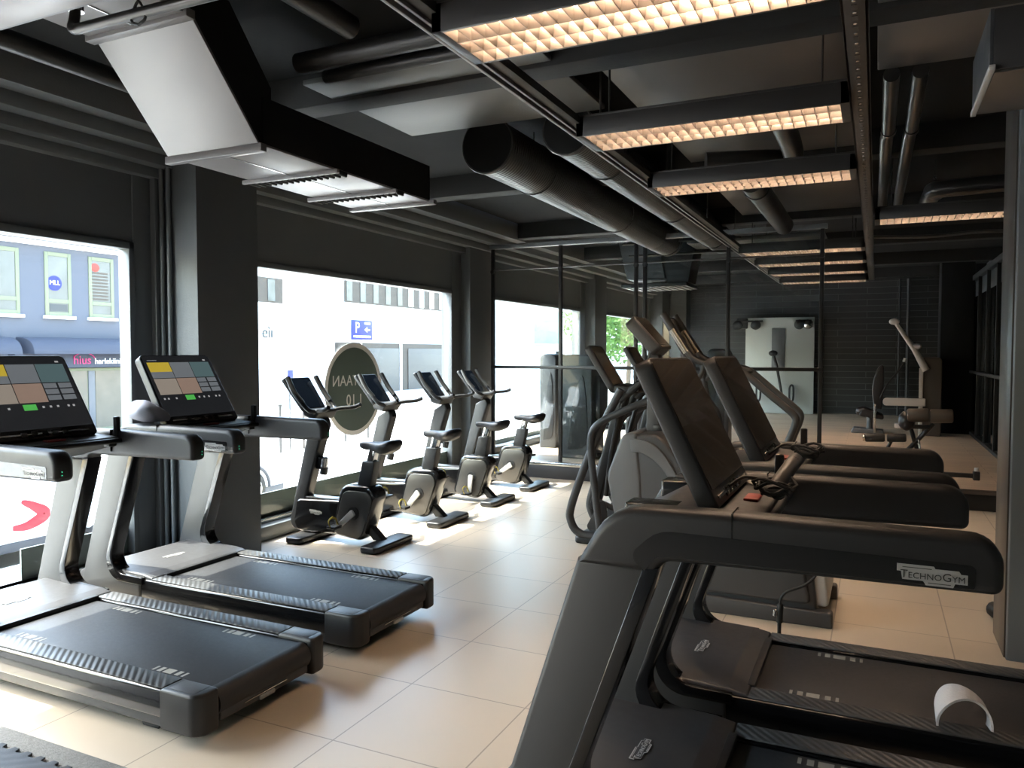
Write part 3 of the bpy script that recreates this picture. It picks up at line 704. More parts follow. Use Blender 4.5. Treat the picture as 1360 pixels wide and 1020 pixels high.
bundle(-.25, 3.36, 1.16, False, 'black cable coil on the console of the second right treadmill')
o = B(); o.prism(rpoly([(-.42, 2.78, .01), (-.30, 2.64, .01), (-.27, 2.66, .01), (-.39, 2.82, .01)]), 'z', 1.142, 1.149, M['t_beige'] if False else 'mark', .001)
tag(o.build('paper_strip'), 'cream paper strip lying beside the foreground treadmill screen', 'paper')
# plug and cable hanging from the third machine's rear
t = thing('power_cable', 'black power cable with a plug hanging down behind the second right treadmill', 'cable', (0, 0, 0))
B().tube(smooth([(-.255, 4.10, .60), (-.25, 4.08, .50), (-.30, 4.06, .44), (-.38, 4.05, .40), (-.412, 4.05, .36), (-.415, 4.05, .32)], 6), .007, 'rubber', 8).build('lead', t)
b = B(); b.cyl((-.415, 4.05, .33), (-.418, 4.05, .235), .016, 'rubber', 14, .004); b.cyl((-.418, 4.05, .235), (-.42, 4.05, .0), .010, 'rubber', 10); b.build('plug', t)
b = B(); b.cyl((-.436, 4.04, .30), (-.438, 4.04, .27), .012, 'steel', 12); b.build('sleeve', t)
blob('dark_bag', (.74, 5.36, .05), (.11, .09, .055), 'rubber', 'small crumpled black bag on the floor behind the right column', 'bag', crump(.03, 12, .001), 3)

# ------------------------------------------------------------------ exercise bike
def bike(x, y, crank, label):
    t = thing('exercise_bike', label, 'exercise bike', (x, y, 0), PI, 'exercise bikes by the window')
    for fx, nm in ((.0, 'rear_foot'), (.76, 'front_foot')):
        b = B(); b.prism(rpoly([(fx, -.28, .04), (fx+.17, -.28, .04), (fx+.17, .28, .04), (fx, .28, .04)]), 'z', .005, .055, 'bikeframe', .014); b.build(nm, t)
    # crank housing
    hp = rpoly([(.10, .50, .09), (.49, .50, .10), (.60, .07, .06), (.26, .035, .10)])
    b = B(); b.prism(hp, 'y', -.085, .085, 'gloss', .03, 4); b.prism([(.10, .05), (.20, .05), (.30, .16), (.22, .16)], 'y', -.04, .04, 'bikeframe', .01); hs = b.build('crank_housing', t)
    hq = rpoly([(.145, .455, .07), (.455, .455, .08), (.562, .085, .05), (.285, .06, .08)])
    for s in (-1, 1):
        b = B(); b.prism(hq, 'y', *sorted((s*.084, s*.096)), m='bikeplate', bev=.004); b.build('side_plate', hs)
    # lower shell and leaning front post
    b = B(); b.prism(rpoly([(.46, .36, .02), (.50, .07, .04), (1.02, .06, .09), (.97, .34, .05)]), 'y', -.075, .075, 'gloss', .025, 4)
    sh = b.build('lower_shell', t)
    logo(sh, (.76, .0765, .24), (-1, 0, 0), (0, 0, 1), .13)
    b = B(); b.prism(rpoly([(1.085, .075, .08), (.845, .98, .03), (.70, 1.06, .03), (.68, .98, .02), (.90, .30, .04), (.90, .06, .03)]), 'y', -.055, .055, 'bikeframe', .02, 4); fp = b.build('front_post', t)
    b = B(); b.prism(rpoly([(.90, .34, .01), (.71, .94, .01), (.735, .95, .01), (.925, .36, .01)]), 'y', -.045, .045, 'bikeplate', .004); b.build('post_inlay', fp)
    b = B(); b.box(.50, .90, -.05, .05, .345, .365, 'bikeplate', .006); b.build('top_inlay', sh)
    b = B()
    b.tube([(.74+.035*math.cos(a), -.0+.035*math.sin(a), .70) for a in [2*PI*k/14 for k in range(14)]], .006, 'black', 6, True); b.cyl((.735, 0, .56), (.72, 0, .62), .034, 'black', 16); b.box(.75, .80, -.02, .02, .60, .72, 'black', .006)
    b.cyl((.73, 0, .62), (.715, 0, .70), .030, 'steel', 16); b.build('bottle_holder', t)
    # crank, pedals
    b = B(); b.cyl((.35, -.13, .27), (.35, .13, .27), .022, 'steel', 16); b.cyl((.35, .097, .27), (.35, .103, .27), .055, 'black', 24); b.cyl((.35, -.103, .27), (.35, -.097, .27), .055, 'black', 24); b.build('axle', t)
    for s in (1, -1):
        a = crank if s > 0 else crank+PI
        ex, ez = .35+.165*math.cos(a), .27+.165*math.sin(a)
        d = Vector((math.cos(a), math.sin(a))); n = Vector((-d.y, d.x))*.020
        c = Vector((.35, .27)); e = Vector((ex, ez))
        ya, yb = sorted((s*.112, s*.132))
        b = B(); b.prism(rpoly([(*(c-d*.025-n*1.5), .015), (*(c-d*.025+n*1.5), .015), (*(e+d*.02+n), .012), (*(e+d*.02-n), .012)]), 'y', ya, yb, 'white' if s > 0 else 'steel', .004); cr = b.build('crank_arm', t)
        ya, yb = sorted((s*.14, s*.235))
        b = B(); b.box(ex-.045, ex+.045, ya, yb, ez-.012, ez+.012, 'black', .006); b.cyl((ex, s*.12, ez), (ex, s*.15, ez), .008, 'steel', 10); p_ = b.build('pedal', t)
        b = B(); b.tube(smooth([(ex, ya, ez), (ex+.02, ya, ez+.055), (ex+.02, (ya+yb)/2, ez+.075), (ex+.02, yb, ez+.055), (ex, yb, ez)], 4), .008, 'yellow', 6, flat=.4); b.build('strap', p_)
    # seat post and saddle
    b = B(); b.prism([(.225, .47), (.355, .47), (.300, .70), (.175, .70)], 'y', -.045, .045, 'bikeframe', .010); b.build('seat_sleeve', t)
    b = B(); b.prism([(.20, .69), (.270, .69), (.235, .815), (.165, .815)], 'y', -.030, .030, 'chrome', .008); b.build('seat_post', t)
    b = B(); t_ = bmesh.new(); rg = []
    for (sx, hw, zt, th) in ((-.035, .02, .868, .02), (-.028, .07, .880, .05), (-.005, .105, .886, .075), (.04, .122, .880, .085), (.09, .115, .872, .085), (.14, .085, .866, .075), (.19, .055, .864, .065), (.25, .036, .864, .058), (.31, .027, .862, .050), (.342, .020, .856, .036), (.352, .006, .846, .012)):
        rg.append([t_.verts.new((sx, hw*math.copysign(abs(math.cos(q))**.7, math.cos(q))*(1 if math.sin(q) > -.1 else .78), zt-th/2+th/2*math.copysign(abs(math.sin(q))**.7, math.sin(q)))) for q in [2*PI*k/18 for k in range(18)]])
    for g_ in rg:
        for v in g_: v.co.z = .868+(v.co.z-.868)*1.3
    for a_, b_ in zip(rg[:-1], rg[1:]):
        for k in range(18): t_.faces.new((a_[k], a_[(k+1) % 18], b_[(k+1) % 18], b_[k]))
    t_.faces.new(rg[0]); t_.faces.new(rg[-1]); bmesh.ops.recalc_face_normals(t_, faces=t_.faces[:]); b.merge(t_, 'saddle')
    sd = b.build('seat', t, ang=60)
    # console
    bx = Vector((.80, 0, 1.10)); tx = Vector((1.02, 0, 1.385)); u = (tx-bx); ln = u.length; u.normalize()
    MS = basis(bx, (0, 1, 0), u)
    b = B(); b.prism(rpoly([(-.145, 0, .05), (.145, 0, .05), (.170, ln, .02), (-.170, ln, .02)]), 'z', 0, .032, 'bikeframe', .008); b.xform(MS); cs = b.build('console', t)
    b = B(); b.prism(rpoly([(-.128, .035, .02), (.128, .035, .02), (.152, ln-.012, .012), (-.152, ln-.012, .012)]), 'z', -.003, 0, 'scr_blue'); b.xform(MS); b.build('display', cs)
    b = B(); b.prism(rpoly([(.66, 1.12, .02), (.86, 1.12, .03), (.84, 1.055, .03), (.72, 1.03, .02)]), 'y', -.13, .13, 'black', .02); b.build('console_tray', t)
    for s in (-1, 1):
        b = B()
        b.tube(smooth([(.78, s*.05, 1.07), (.72, s*.13, 1.10), (.76, s*.175, 1.13), (.88, s*.185, 1.26), (.96, s*.18, 1.39)], 6), [.020]*25, 'bikeframe', 12); h = b.build('handlebar', t)
        b = B(); b.tube(smooth([(.80, s*.178, 1.175), (.88, s*.186, 1.262), (.955, s*.180, 1.385)], 5), .0225, 'bikeplate' , 12); b.build('grip', h)
        b = B(); b.tube(smooth([(.76, s*.06, 1.085), (.66, s*.14, 1.115), (.56, s*.20, 1.125), (.50, s*.215, 1.15)], 6), .018, 'rubber', 12); b.build('lower_grip', h)
    return t
YB = (5.24, 6.24, 7.30, 8.27)
LB = ('exercise bike nearest the pillar, foremost of the four at the window', 'second exercise bike from the camera, under the round sign', 'third exercise bike from the camera, between the second and the last', 'exercise bike beside the glass partition, farthest of the four')
for k, (y, l) in enumerate(zip(YB, LB)): bike(-3.53, y, R((-40, -50, -85, -35)[k]), l)

# ------------------------------------------------------------------ grey-shelled cross trainer right behind the treadmills
def big_trainer(x, y):
    t = thing('cross_trainer', 'cross trainer with a large light grey shell, right behind the right treadmills', 'cross trainer', (x, y, 0), PI)
    b = B(); b.prism(rpoly([(1.20, .03, .04), (1.27, .42, .1), (1.345, .80, .10), (1.24, 1.07, .10), (1.02, 1.08, .10), (.80, .84, .25), (.52, .46, .15), (.10, .38, .08), (.06, .03, .02)]), 'y', -.30, .30, 'mdgrey', .07, 5)
    b.build('body_shell', t)
    b = B(); b.prism(rpoly([(1.19, .06, .04), (1.28, .42, .1), (1.357, .80, .10), (1.25, 1.08, .10), (1.16, 1.085, .02), (1.13, .8, .1), (1.10, .06, .02)]), 'y', -.312, .312, 'ltgrey', .075, 5); b.build('front_shell', t)
    for s in (-1, 1):
        st = [(1.20, 1.045), (1.13, 1.045), (1.04, 1.01), (.96, .93), (.88, .80), (.84, .72), (.90, .74), (.97, .84), (1.05, .92), (1.13, .96), (1.19, .965)]
        b = B(); b.prism([tuple(v[:2]) for v in smooth([(p[0], p[1], 0) for p in st]+[(st[0][0], st[0][1], 0)], 3)][:-1], 'y', *sorted((s*.295, s*.318)), m='ltgrey', bev=.004); b.build('side_stripe', t)
        b = B(); b.prism(rpoly([(.10, .12, .03), (.80, .12, .03), (.84, .5, .1), (.56, .42, .1), (.14, .34, .06)]), 'y', *sorted((s*.28, s*.325)), m='mdgrey', bev=.02); b.build('side_skirt', t)
        b = B(); b.prism(rpoly([(-.02, .0, .01), (1.1, .0, .02), (1.1, .11, .02), (-.02, .09, .02)]), 'y', *sorted((s*.25, s*.34)), m='tmgrey', bev=.01); b.build('base_rail', t)
        b = B(); b.tube(smooth([(.62, s*.22, .42), (.80, s*.25, .9), (1.0, s*.27, 1.28), (.92, s*.27, 1.45)], 6), .019, 'black', 12); b.build('arm_lever', t)
    b = B(); b.prism(rpoly([(0, .10, .03), (.12, .10, .02), (.16, .40, .03), (.03, .36, .04)]), 'y', -.27, .27, 'white', .02); b.build('rear_cap', t)
    b = B(); b.prism(rpoly([(1.17, 1.04, .01), (1.08, 1.04, .01), (1.09, 1.62, .01), (1.16, 1.66, .01)]), 'y', -.045, .045, 'tmgrey', .015); b.box(1.03, 1.12, -.06, .06, 1.07, 1.12, 'black', .01); b.build('mast', t)
    bx = Vector((1.04, 0, 1.63)); tx = Vector((1.235, 0, 1.845)); u = tx-bx; ln = u.length; MS = basis(bx, (0, 1, 0), u)
    b = B(); b.prism(rpoly([(-.15, 0, .03), (.15, 0, .03), (.15, ln, .04), (-.15, ln, .04)]), 'z', 0, .085, 'tmgrey', .012); b.xform(MS); c = b.build('console', t)
    b = B(); b.prism(rpoly([(-.13, .03, .015), (.13, .03, .015), (.13, ln-.015, .02), (-.13, ln-.015, .02)]), 'z', -.003, 0, 'scr_off'); b.box(-.12, .12, .008, .02, -.005, 0, 'trim', .001); b.xform(MS); b.build('display', c)
    return t
big_trainer(-.22, 5.09)

def trainer(x, y, label):
    t = thing('cross_trainer', label, 'cross trainer', (x, y, 0), PI)
    b = B(); b.prism(rpoly([(1.00, -.27, .05), (1.22, -.27, .05), (1.22, .27, .05), (1.00, .27, .05)]), 'z', .0, .06, 'black', .015); b.build('front_foot', t)
    b = B(); b.prism(rpoly([(0, -.27, .05), (.18, -.27, .05), (.18, .27, .05), (0, .27, .05)]), 'z', 0, .06, 'black', .015); b.build('rear_foot', t)
    for s in (-1, 1):
        b = B(); b.tube(smooth([(.82, s*.25, 1.30), (1.0, s*.25, .95), (1.14, s*.25, .62), (1.25, s*.25, .30), (1.25, s*.25, .18), (1.18, s*.25, .09), (1.0, s*.25, .075), (.1, s*.25, .075)], 5), .034, 'tmgrey', 14); b.build('side_frame', t)
        b = B(); b.tube(smooth([(.97, s*.30, .08), (1.02, s*.30, .45), (1.06, s*.30, .80), (1.045, s*.30, .95), (.96, s*.30, 1.04), (.80, s*.29, 1.12), (.62, s*.27, 1.20), (.50, s*.27, 1.22)], 5), .030, 'mdgrey', 14); b.build('grab_rail', t)
        b = B(); b.prism(rpoly([(1.13, .12, .03), (.92, .12, .03), (.96, .44, .03)]), 'y', *sorted((s*.225, s*.245)), m='mdgrey', bev=.004); b.build('gusset', t)
        ph = .0 if s > 0 else .22
        b = B(); b.tube(smooth([(1.08, s*.16, .36), (.8, s*.17, .28+ph*.5), (.45, s*.18, .26+ph), (.2, s*.18, .30+ph)], 5), .026, 'mdgrey', 12); b.prism(rpoly([(.30, s*.18-.08, .05), (.66, s*.18-.08, .05), (.66, s*.18+.08, .05), (.30, s*.18+.08, .05)]), 'z', .29+ph, .33+ph, 'rubber', .01); b.build('pedal_arm', t)
        b = B(); b.tube(smooth([(.98, s*.14, .40), (.90, s*.2, .85), (.78, s*.24, 1.25), (.60, s*.24, 1.40)], 5), .020, 'black', 12); b.tube([(.78+.05, s*.24, 1.20), (.58, s*.24, 1.42)], .026, 'rubber', 12); b.build('moving_handle', t)
    b = B(); b.prism(rpoly([(1.17, .25, .03), (1.09, .25, .02), (.80, 1.32, .02), (.90, 1.34, .02)]), 'y', -.05, .05, 'black', .015); b.build('mast', t)
    b = B(); b.cyl((.30, -.10, .38), (.30, .10, .38), .27, 'black', 36, .02); b.cyl((.30, -.11, .38), (.30, .11, .38), .10, 'mdgrey', 24, .01); b.build('flywheel_cover', t)
    bx = Vector((.90, 0, 1.30)); tx = Vector((1.13, 0, 1.665)); u = tx-bx; ln = u.length; MS = basis(bx, (0, 1, 0), u)
    b = B(); b.prism(rpoly([(-.17, -.02, .06), (.17, -.02, .06), (.17, ln, .04), (-.17, ln, .04)]), 'z', 0, .055, 'tmgrey', .015); b.xform(MS); c = b.build('console', t)
    b = B(); b.prism(rpoly([(-.145, .03, .02), (.145, .03, .02), (.145, ln-.02, .02), (-.145, ln-.02, .02)]), 'z', -.003, 0, 'scr_off'); b.xform(MS); b.build('display', c)
    b = B(); b.prism(rpoly([(.70, 1.26, .02), (.92, 1.26, .03), (.92, 1.34, .03), (.72, 1.32, .02)]), 'y', -.16, .16, 'black', .02); b.build('console_tray', t)
    b = B(); b.cyl((.76, .17, 1.30), (.70, .17, 1.31), .028, 'white', 14, .008); b.build('bottle_rim', t)
    return t
trainer(-1.05, 6.28, 'cross trainer with tilted glossy console, nearest to the bikes')
trainer(-1.13, 7.62, 'cross trainer with tilted glossy console, farther one by the glass partition')

# stair climber with twin grab rails
t = thing('stair_climber', 'stair climber with long twin grey grab rails behind the right treadmills', 'stair climber', (0, 0, 0))
nr = [(-1.704, 1.94), (-1.60, 1.78), (-1.498, 1.626), (-1.446, 1.555), (-1.36, 1.515), (-1.255, 1.49), (-1.12, 1.465), (-1.007, 1.425), (-.80, 1.25), (-.66, 1.135), (-.59, 1.06), (-.60, .98), (-.638, .878), (-.70, .70)]
for k, y in enumerate((6.72, 7.16)):
    r_ = B(); r_.tube(smooth([(p[0], y, p[1]) for p in nr], 4), .030, 'tmgrey', 14); r_.build('grab_rail', t)
    B().tube(smooth([(-1.34, y, 1.50), (-1.37, y, 1.40), (-1.45, y, 1.32), (-1.52, y, 1.32)], 5), .022, 'tmgrey', 12).build('front_grip', t)
    B().tube(smooth([(-1.45, y, 1.55), (-1.40, y, 1.2), (-1.28, y, .95), (-1.35, y, .3), (-1.5, y, .06)], 5), .026, 'mdgrey', 12).build('front_upright', t)
    B().tube([(-1.62, y, 1.80), (-1.49, y, 1.60)], .034, 'trim', 12).build('rail_sleeve', t)
    B().prism(rpoly([(-1.75, .03, .03), (-.45, .03, .03), (-.45, .12, .03), (-.62, .72, .08), (-.80, .72, .08), (-1.45, .30, .1), (-1.7, .22, .04)]), 'y', y-.03 if k == 0 else y-.02, y+.02 if k == 0 else y+.03, 'mdgrey', .01).build('side_panel', t)
B().tube(smooth([(-1.05, 6.74, 1.42), (-.98, 6.94, 1.43), (-1.05, 7.14, 1.42)], 5), .016, 'tmgrey', 10).build('cross_bar', t)
for i in range(6):
    B().box(-1.42+i*.13, -1.24+i*.13, 6.75, 7.13, .18+i*.10, .22+i*.10, 'rubber', .01).build('stair_tread', t)
B().box(-1.45, -.60, 6.76, 7.12, .03, .17, 'black', .03).build('drive_base', t)
bx = Vector((-1.46, 6.94, 1.52)); u = Vector((-.235, 0, .40)); ln = u.length; MS = basis(bx, (0, -1, 0), u)
b = B(); b.prism(rpoly([(-.19, 0, .03), (.19, 0, .03), (.19, ln, .04), (-.19, ln, .04)]), 'z', 0, .04, 'tmgrey', .01); b.xform(MS); c = b.build('console', t)
b = B(); b.box(-.17, .17, .02, ln-.02, -.003, 0, 'scr_off'); b.xform(MS); b.build('display', c)
b = B(); b.box(-1.24, -1.16, 7.12, 7.20, 1.495, 1.525, 'red', .008); b.build('stop_button', t)

# ------------------------------------------------------------------ machines behind the partition
t = thing('cable_training_wall', 'pale grey cable training wall with black pulley pads, on the far black wall', 'cable machine', (-2.02, 18.62, .2))
b = B(); n = 12; t_ = bmesh.new(); pts = []
arc = [(-.75+1.5*i/n, -.10*math.sin(PI*i/n)+.05) for i in range(n+1)]
b.prism(arc+[(.75, .14), (-.75, .14)], 'z', 0, 2.20, 'kinesis', .01); b.build('front_panel', t)
b = B(); b.box(-.15, .14, -.075, -.04, 1.0, 1.95, 'ltgrey', .01); b.build('centre_strip', t)
b = B(); b.box(-.95, -.70, -.02, .12, 1.95, 2.20, 'black', .03); b.build('side_box', t)
for x in (-.90, -.50, .45, .62):
    b = B(); b.ball((x, -.14, 2.03), (.12, .10, .11), 'rubber' if x < .6 else 'steel', 2, .08); b.build('pulley', t)
b = B(); b.box(-.95, -.35, -.10, -.05, 2.10, 2.14, 'black', .01); b.box(.36, .70, -.10, -.05, 2.10, 2.14, 'black', .01); separate(b, 'pulley_bar', t)
b = B(); b.tube([(-.10, -.22, 1.36), (-.02, -.22, 1.1), (.10, -.22, .45)], [.035, .03, .028], 'rubber', 12); b.ball((-.10, -.22, 1.38), (.10, .06, .07), 'rubber', 2); b.build('lever', t)
for x in (-.42, .30):
    b = B(); b.tube(smooth([(x-.04, -.16, .60), (x-.04, -.17, .36), (x, -.18, .28), (x+.04, -.17, .36), (x+.04, -.16, .60), (x, -.16, .66), (x-.04, -.16, .60)], 4), .022, 'rubber', 10); b.build('handle', t)

t = thing('shoulder_machine', 'seated shoulder machine with white angled arm and brown weight shroud', 'weight machine', (0, 14.8, .2))
b = B(); b.prism(rpoly([(.71, 0, .02), (1.0, 0, .02), (1.0, 1.32, .08), (.71, 1.32, .03)]), 'y', -.22, .22, 'padbrown', .02); b.build('weight_shroud', t)
b = B(); b.tube([(.76, -.26, 1.10), (.58, -.26, 1.45), (.30, -.26, 1.88)], [.06, .045, .03], 'upwhite', 14); b.build('angled_arm', t)
for x, z in ((.27, 1.92), (.61, 1.50)):
    b = B(); b.ball((x, -.26, z), (.085, .05, .055), 'upwhite', 2); b.build('arm_pad', t)
b = B(); b.box(.66, .72, -.27, -.20, 0, 1.14, 'upwhite', .01); b.build('upright', t)
b = B(); b.prism(rpoly([(.12, .50, .05), (.76, .50, .01), (.76, .63, .01), (.12, .63, .06)]), 'y', -.30, -.22, 'upwhite', .01); b.build('side_bar', t)
b = B(); b.box(-.02, .02, -.24, -.2, .02, .52, 'steel', .005); b.box(.30, .5, -.3, -.1, .12, .2, 'upwhite', .01); b.build('lower_frame', t)
b = B(); b.prism([tuple(v[:2]) for v in smooth([(-.02, .45, 0), (-.05, .80, 0), (.02, 1.10, 0), (.10, 1.18, 0), (.13, 1.10, 0), (.13, .7, 0), (.10, .42, 0)], 4)], 'y', -.18, .18, 'saddle', .04); b.build('backrest', t)
b = B(); b.prism(rpoly([(-.27, .30, .05), (.14, .24, .05), (.14, .32, .05), (-.20, .46, .05)]), 'y', -.2, .2, 'saddle', .04); b.ball((-.22, -.1, .38), (.09, .1, .08), 'saddle', 2); b.build('seat', t)
b = B(); b.prism(rpoly([(-.38, 0, .02), (.14, 0, .02), (.14, .06, .02), (-.34, .09, .02)]), 'y', -.2, .2, 'ltgrey', .015); b.cyl((-.08, 0, .05), (-.08, 0, .3), .05, 'ltgrey', 16); b.build('base', t)
b = B(); b.tube(smooth([(.43, -.30, 1.26), (.34, -.30, 1.08), (.18, -.30, .86), (.08, -.30, .62)], 5), .016, 'rubber', 10); b.cyl((.43, -.30, 1.24), (.45, -.30, 1.30), .03, 'white', 12); b.build('lever_handle', t)

t = thing('leg_curl_bench', 'leg curl machine with brown-black roller pads behind the right treadmills', 'weight machine', (0, 10.8, .2))
for x0, x1, z, r, nm in ((.36, .60, .62, .085, 'upper_roller'), (.61, .86, .62, .085, 'upper_roller'), (-.11, .12, .32, .052, 'lower_roller'), (.14, .36, .33, .052, 'lower_roller')):
    b = B(); b.cyl((x0, -.1, z), (x1, -.1, z+.01), r, 'padbrown' if z > .5 else 'rubber', 22, .02); b.build(nm, t)
b = B(); b.cyl((-.135, -.1, .32), (-.108, -.1, .32), .042, 'steel', 18, .004); b.build('end_cap', t)
b = B(); b.ball((.36, -.05, .55), (.10, .1, .13), 'saddle', 2); b.build('knee_pad', t)
b = B()
b.tube([(.02, .0, .02), (.14, 0, .16), (.20, 0, .30)], .022, 'black', 8); b.tube([(.25, 0, .02), (.48, 0, .30), (.66, 0, .52)], .028, 'black', 8); b.tube([(.56, 0, .02), (.46, 0, .26), (.40, 0, .50)], .025, 'black', 8)
b.box(-.10, .60, -.25, -.2, 0, .04, 'black', .01); b.box(-.10, .60, .2, .25, 0, .04, 'black', .01); b.box(.30, .36, -.25, .25, 0, .05, 'black', .01); b.box(.36, .62, -.05, .05, .45, .50, 'black', .01); b.build('frame', t)
b = B(); b.tube([(.52, -.04, .06), (.50, -.04, .32)], .012, 'steel', 8); b.build('adjuster', t)

def tower(x, y, w, d, h, label, m='ltgrey'):
    t = thing('weight_machine', label, 'weight machine', (x, y, .2), 0, 'weight machines behind the glass')
    b = B(); b.prism(rpoly([(-w/2, 0, .02), (w/2, 0, .02), (w/2, h, .09), (-w/2, h, .09)]), 'y', -d/2, d/2, m, .04, 4); b.build('weight_shroud', t)
    b = B(); b.prism([tuple(v[:2]) for v in smooth([(-w*.2, .12, 0), (w*.32, .2, 0), (w*.34, .7, 0), (w*.2, 1.1, 0), (-w*.1, .7, 0), (-w*.25, .12, 0)], 4)], 'y', -d/2-.012, -d/2+.01, 'mdgrey', .003); b.build('front_panel', t)
    b = B(); b.box(w/2-.02, w/2+.42, -.05, .05, .0, .06, 'mdgrey', .02); b.box(w/2+.1, w/2+.45, -.2, .2, .40, .47, 'saddle', .03); b.cyl((w/2+.28, 0, .05), (w/2+.28, 0, .41), .035, 'ltgrey', 14); b.build('seat', t)
    b = B(); b.box(w/2+.02, w/2+.09, -.17, .17, .52, 1.1, 'saddle', .03); b.build('backrest', t)
    b = B(); b.tube(smooth([(w/2-.05, -.22, 1.2), (w/2+.15, -.24, 1.16), (w/2+.30, -.24, .95)], 5), .02, 'steel', 10); b.build('arm', t)
    b = B(); b.cyl((w/2-.03, -.1, h+.0), (w/2-.03, -.1, h+.04), .03, 'mdgrey', 12); b.build('pin_cap', t)
tower(-4.34, 10.65, .26, .5, 1.38, 'pale grey weight machine tower behind the glass, left of the partition post')
tower(-3.56, 9.75, .44, .5, 1.37, 'pale grey weight machine tower behind the glass, right of the partition post')
tower(-2.95, 11.2, .40, .5, 1.36, 'mid grey weight machine tower behind the glass, hidden by the cross trainers', 'mdgrey')
tower(-2.05, 11.4, .30, .4, 1.45, 'dark weight machine tower behind the stair climber', 'black')
tag(B().box(-4.70, -4.28, 18.57, 18.60, 1.0, 2.1, mat('pale_blue_reflection', (.45, .60, .72), .3, 0, .35, 3)).build('reflection'), 'painted pale blue poster on the far pillar beyond the cross trainers', 'reflection')  # flat panel whose blue paints a reflection, as in a wall mirror

# ------------------------------------------------------------------ mats and small things on the left
o = B().box(-4.6, -2.33, .5, 1.985, 0, .006, 'matgrey', .002).build('rug'); tag(o, 'speckled grey rug under the dark mat in the bottom left corner', 'rug')
pts = [(-4.5, .6), (-2.4, .6)]; n = 26
for i in range(n): 
    x = -2.4-i*.08; pts += [(x, 1.862), (x-.022, 1.862), (x-.030, 1.885), (x-.058, 1.885), (x-.066, 1.862)]
pts += [(-4.5, 1.862)]
o = B().prism(pts, 'z', .006, .018, 'matdark', .002).build('foam_mat'); tag(o, 'dark interlocking floor mat with toothed edge in the bottom left corner', 'mat')
tag(B().tube(smooth([(-4.72, 2.2, .01), (-4.5, 2.5, .01), (-4.62, 2.75, .01), (-4.40, 2.86, .012), (-4.62, 3.02, .01), (-4.45, 3.15, .01)], 6), .008, 'rubber', 8).build('floor_cable'), 'thin black cable winding on the floor by the left window', 'cable')
b = B()
for k in range(4): b.tube([(-4.66+(.09+.008*k)*math.cos(a), 3.32+(.06+.006*k)*math.sin(a), .012+.012*k) for a in [2*PI*i/20 for i in range(20)]], .007, 'leaf' if k == 9 else 'mark', 8, True)
tag(b.build('cable_coil'), 'pale coiled cable on the floor under the left treadmills', 'cable')
# round sticker on the second window, read from the street
t = thing('window_sign', 'round grey-green opening sign on the window, its text mirrored', 'sign', (-4.826, 6.43, 1.225))
circ = lambda r: [(r*math.cos(2*PI*k/64), r*math.sin(2*PI*k/64)) for k in range(64)]
B().prism([(p[0], p[1]) for p in circ(.475)], 'x', 0, .002, 'sign_white').build('white_ring', t)
B().prism([(p[0], p[1]) for p in circ(.425)], 'x', .002, .0035, 'sign_green').build('disc', t)
for body, z, sz in (('AVATAAN', .085, .155), ('1.10', -.115, .165)):
    # lettering faces the street: from inside its reading direction runs right to left
    m = basis((.0045, 0, z), (0, -1, 0), (0, 0, 1)); text(body, sz, 'sign_white', 'sign_lettering', t, m, .0008)
# row of small stickers at the edge of the first window
cols = [('bluesign', .95, .08), ('sign_white', .86, .05), ('red', .77, .08), ('bluesign', .69, .04), ('t_rust', .58, .06), ('t_beige', .50, .05), ('t_yel', .43, .04)]
for k, (m, z, h) in enumerate(cols):
    nm = {'bluesign': 'blue', 'sign_white': 'white', 'red': 'red', 't_rust': 'rust coloured', 't_beige': 'beige', 't_yel': 'yellow'}[m]
    pos = ['topmost', 'second from the top', 'third from the top', 'fourth from the top', 'fifth from the top', 'second from the bottom', 'lowest'][k]
    tag(B().box(-4.834, -4.832, 3.72, 3.785, z, z+h, m).build('sticker'), 'small %s sticker on the edge of the left window, %s' % (nm, pos), 'sticker', 'stickers on the left window')

# ------------------------------------------------------------------ the street outside
GZ = -1.2
struct(B().box(-70, -5.15, -40, 140, GZ-.2, GZ, 'pavement').build('ground'))
struct(B().box(-5.9, -5.15, -6, 40, GZ, -.02, 'paintlt').build('ground_ledge'))
M['outgrey'] = mat('warm_grey_door', (.10, .085, .075), .5, 0, .1, 2)
M['lightwin'] = mat('white_curtained_pane', (.5, .5, .5), .3, 0, .05)
t = thing('shop_building', 'blue-grey two storey building with shop and awnings across the street', 'building', (-24, 0, 0))
b = B(); b.box(-8, 0, -6, 20.6, GZ, 5.02, 'facade'); b.build('facade', t)
b = B(); b.box(-.2, .14, -6, 20.7, 4.98, 5.14, 'sign_white', .02); b.build('cornice', t)
b = B(); b.prism([(.35, 5.12), (-4, 7.3), (-8.3, 5.12)], 'y', -6.2, 20.8, 'roof'); b.build('roof', t)
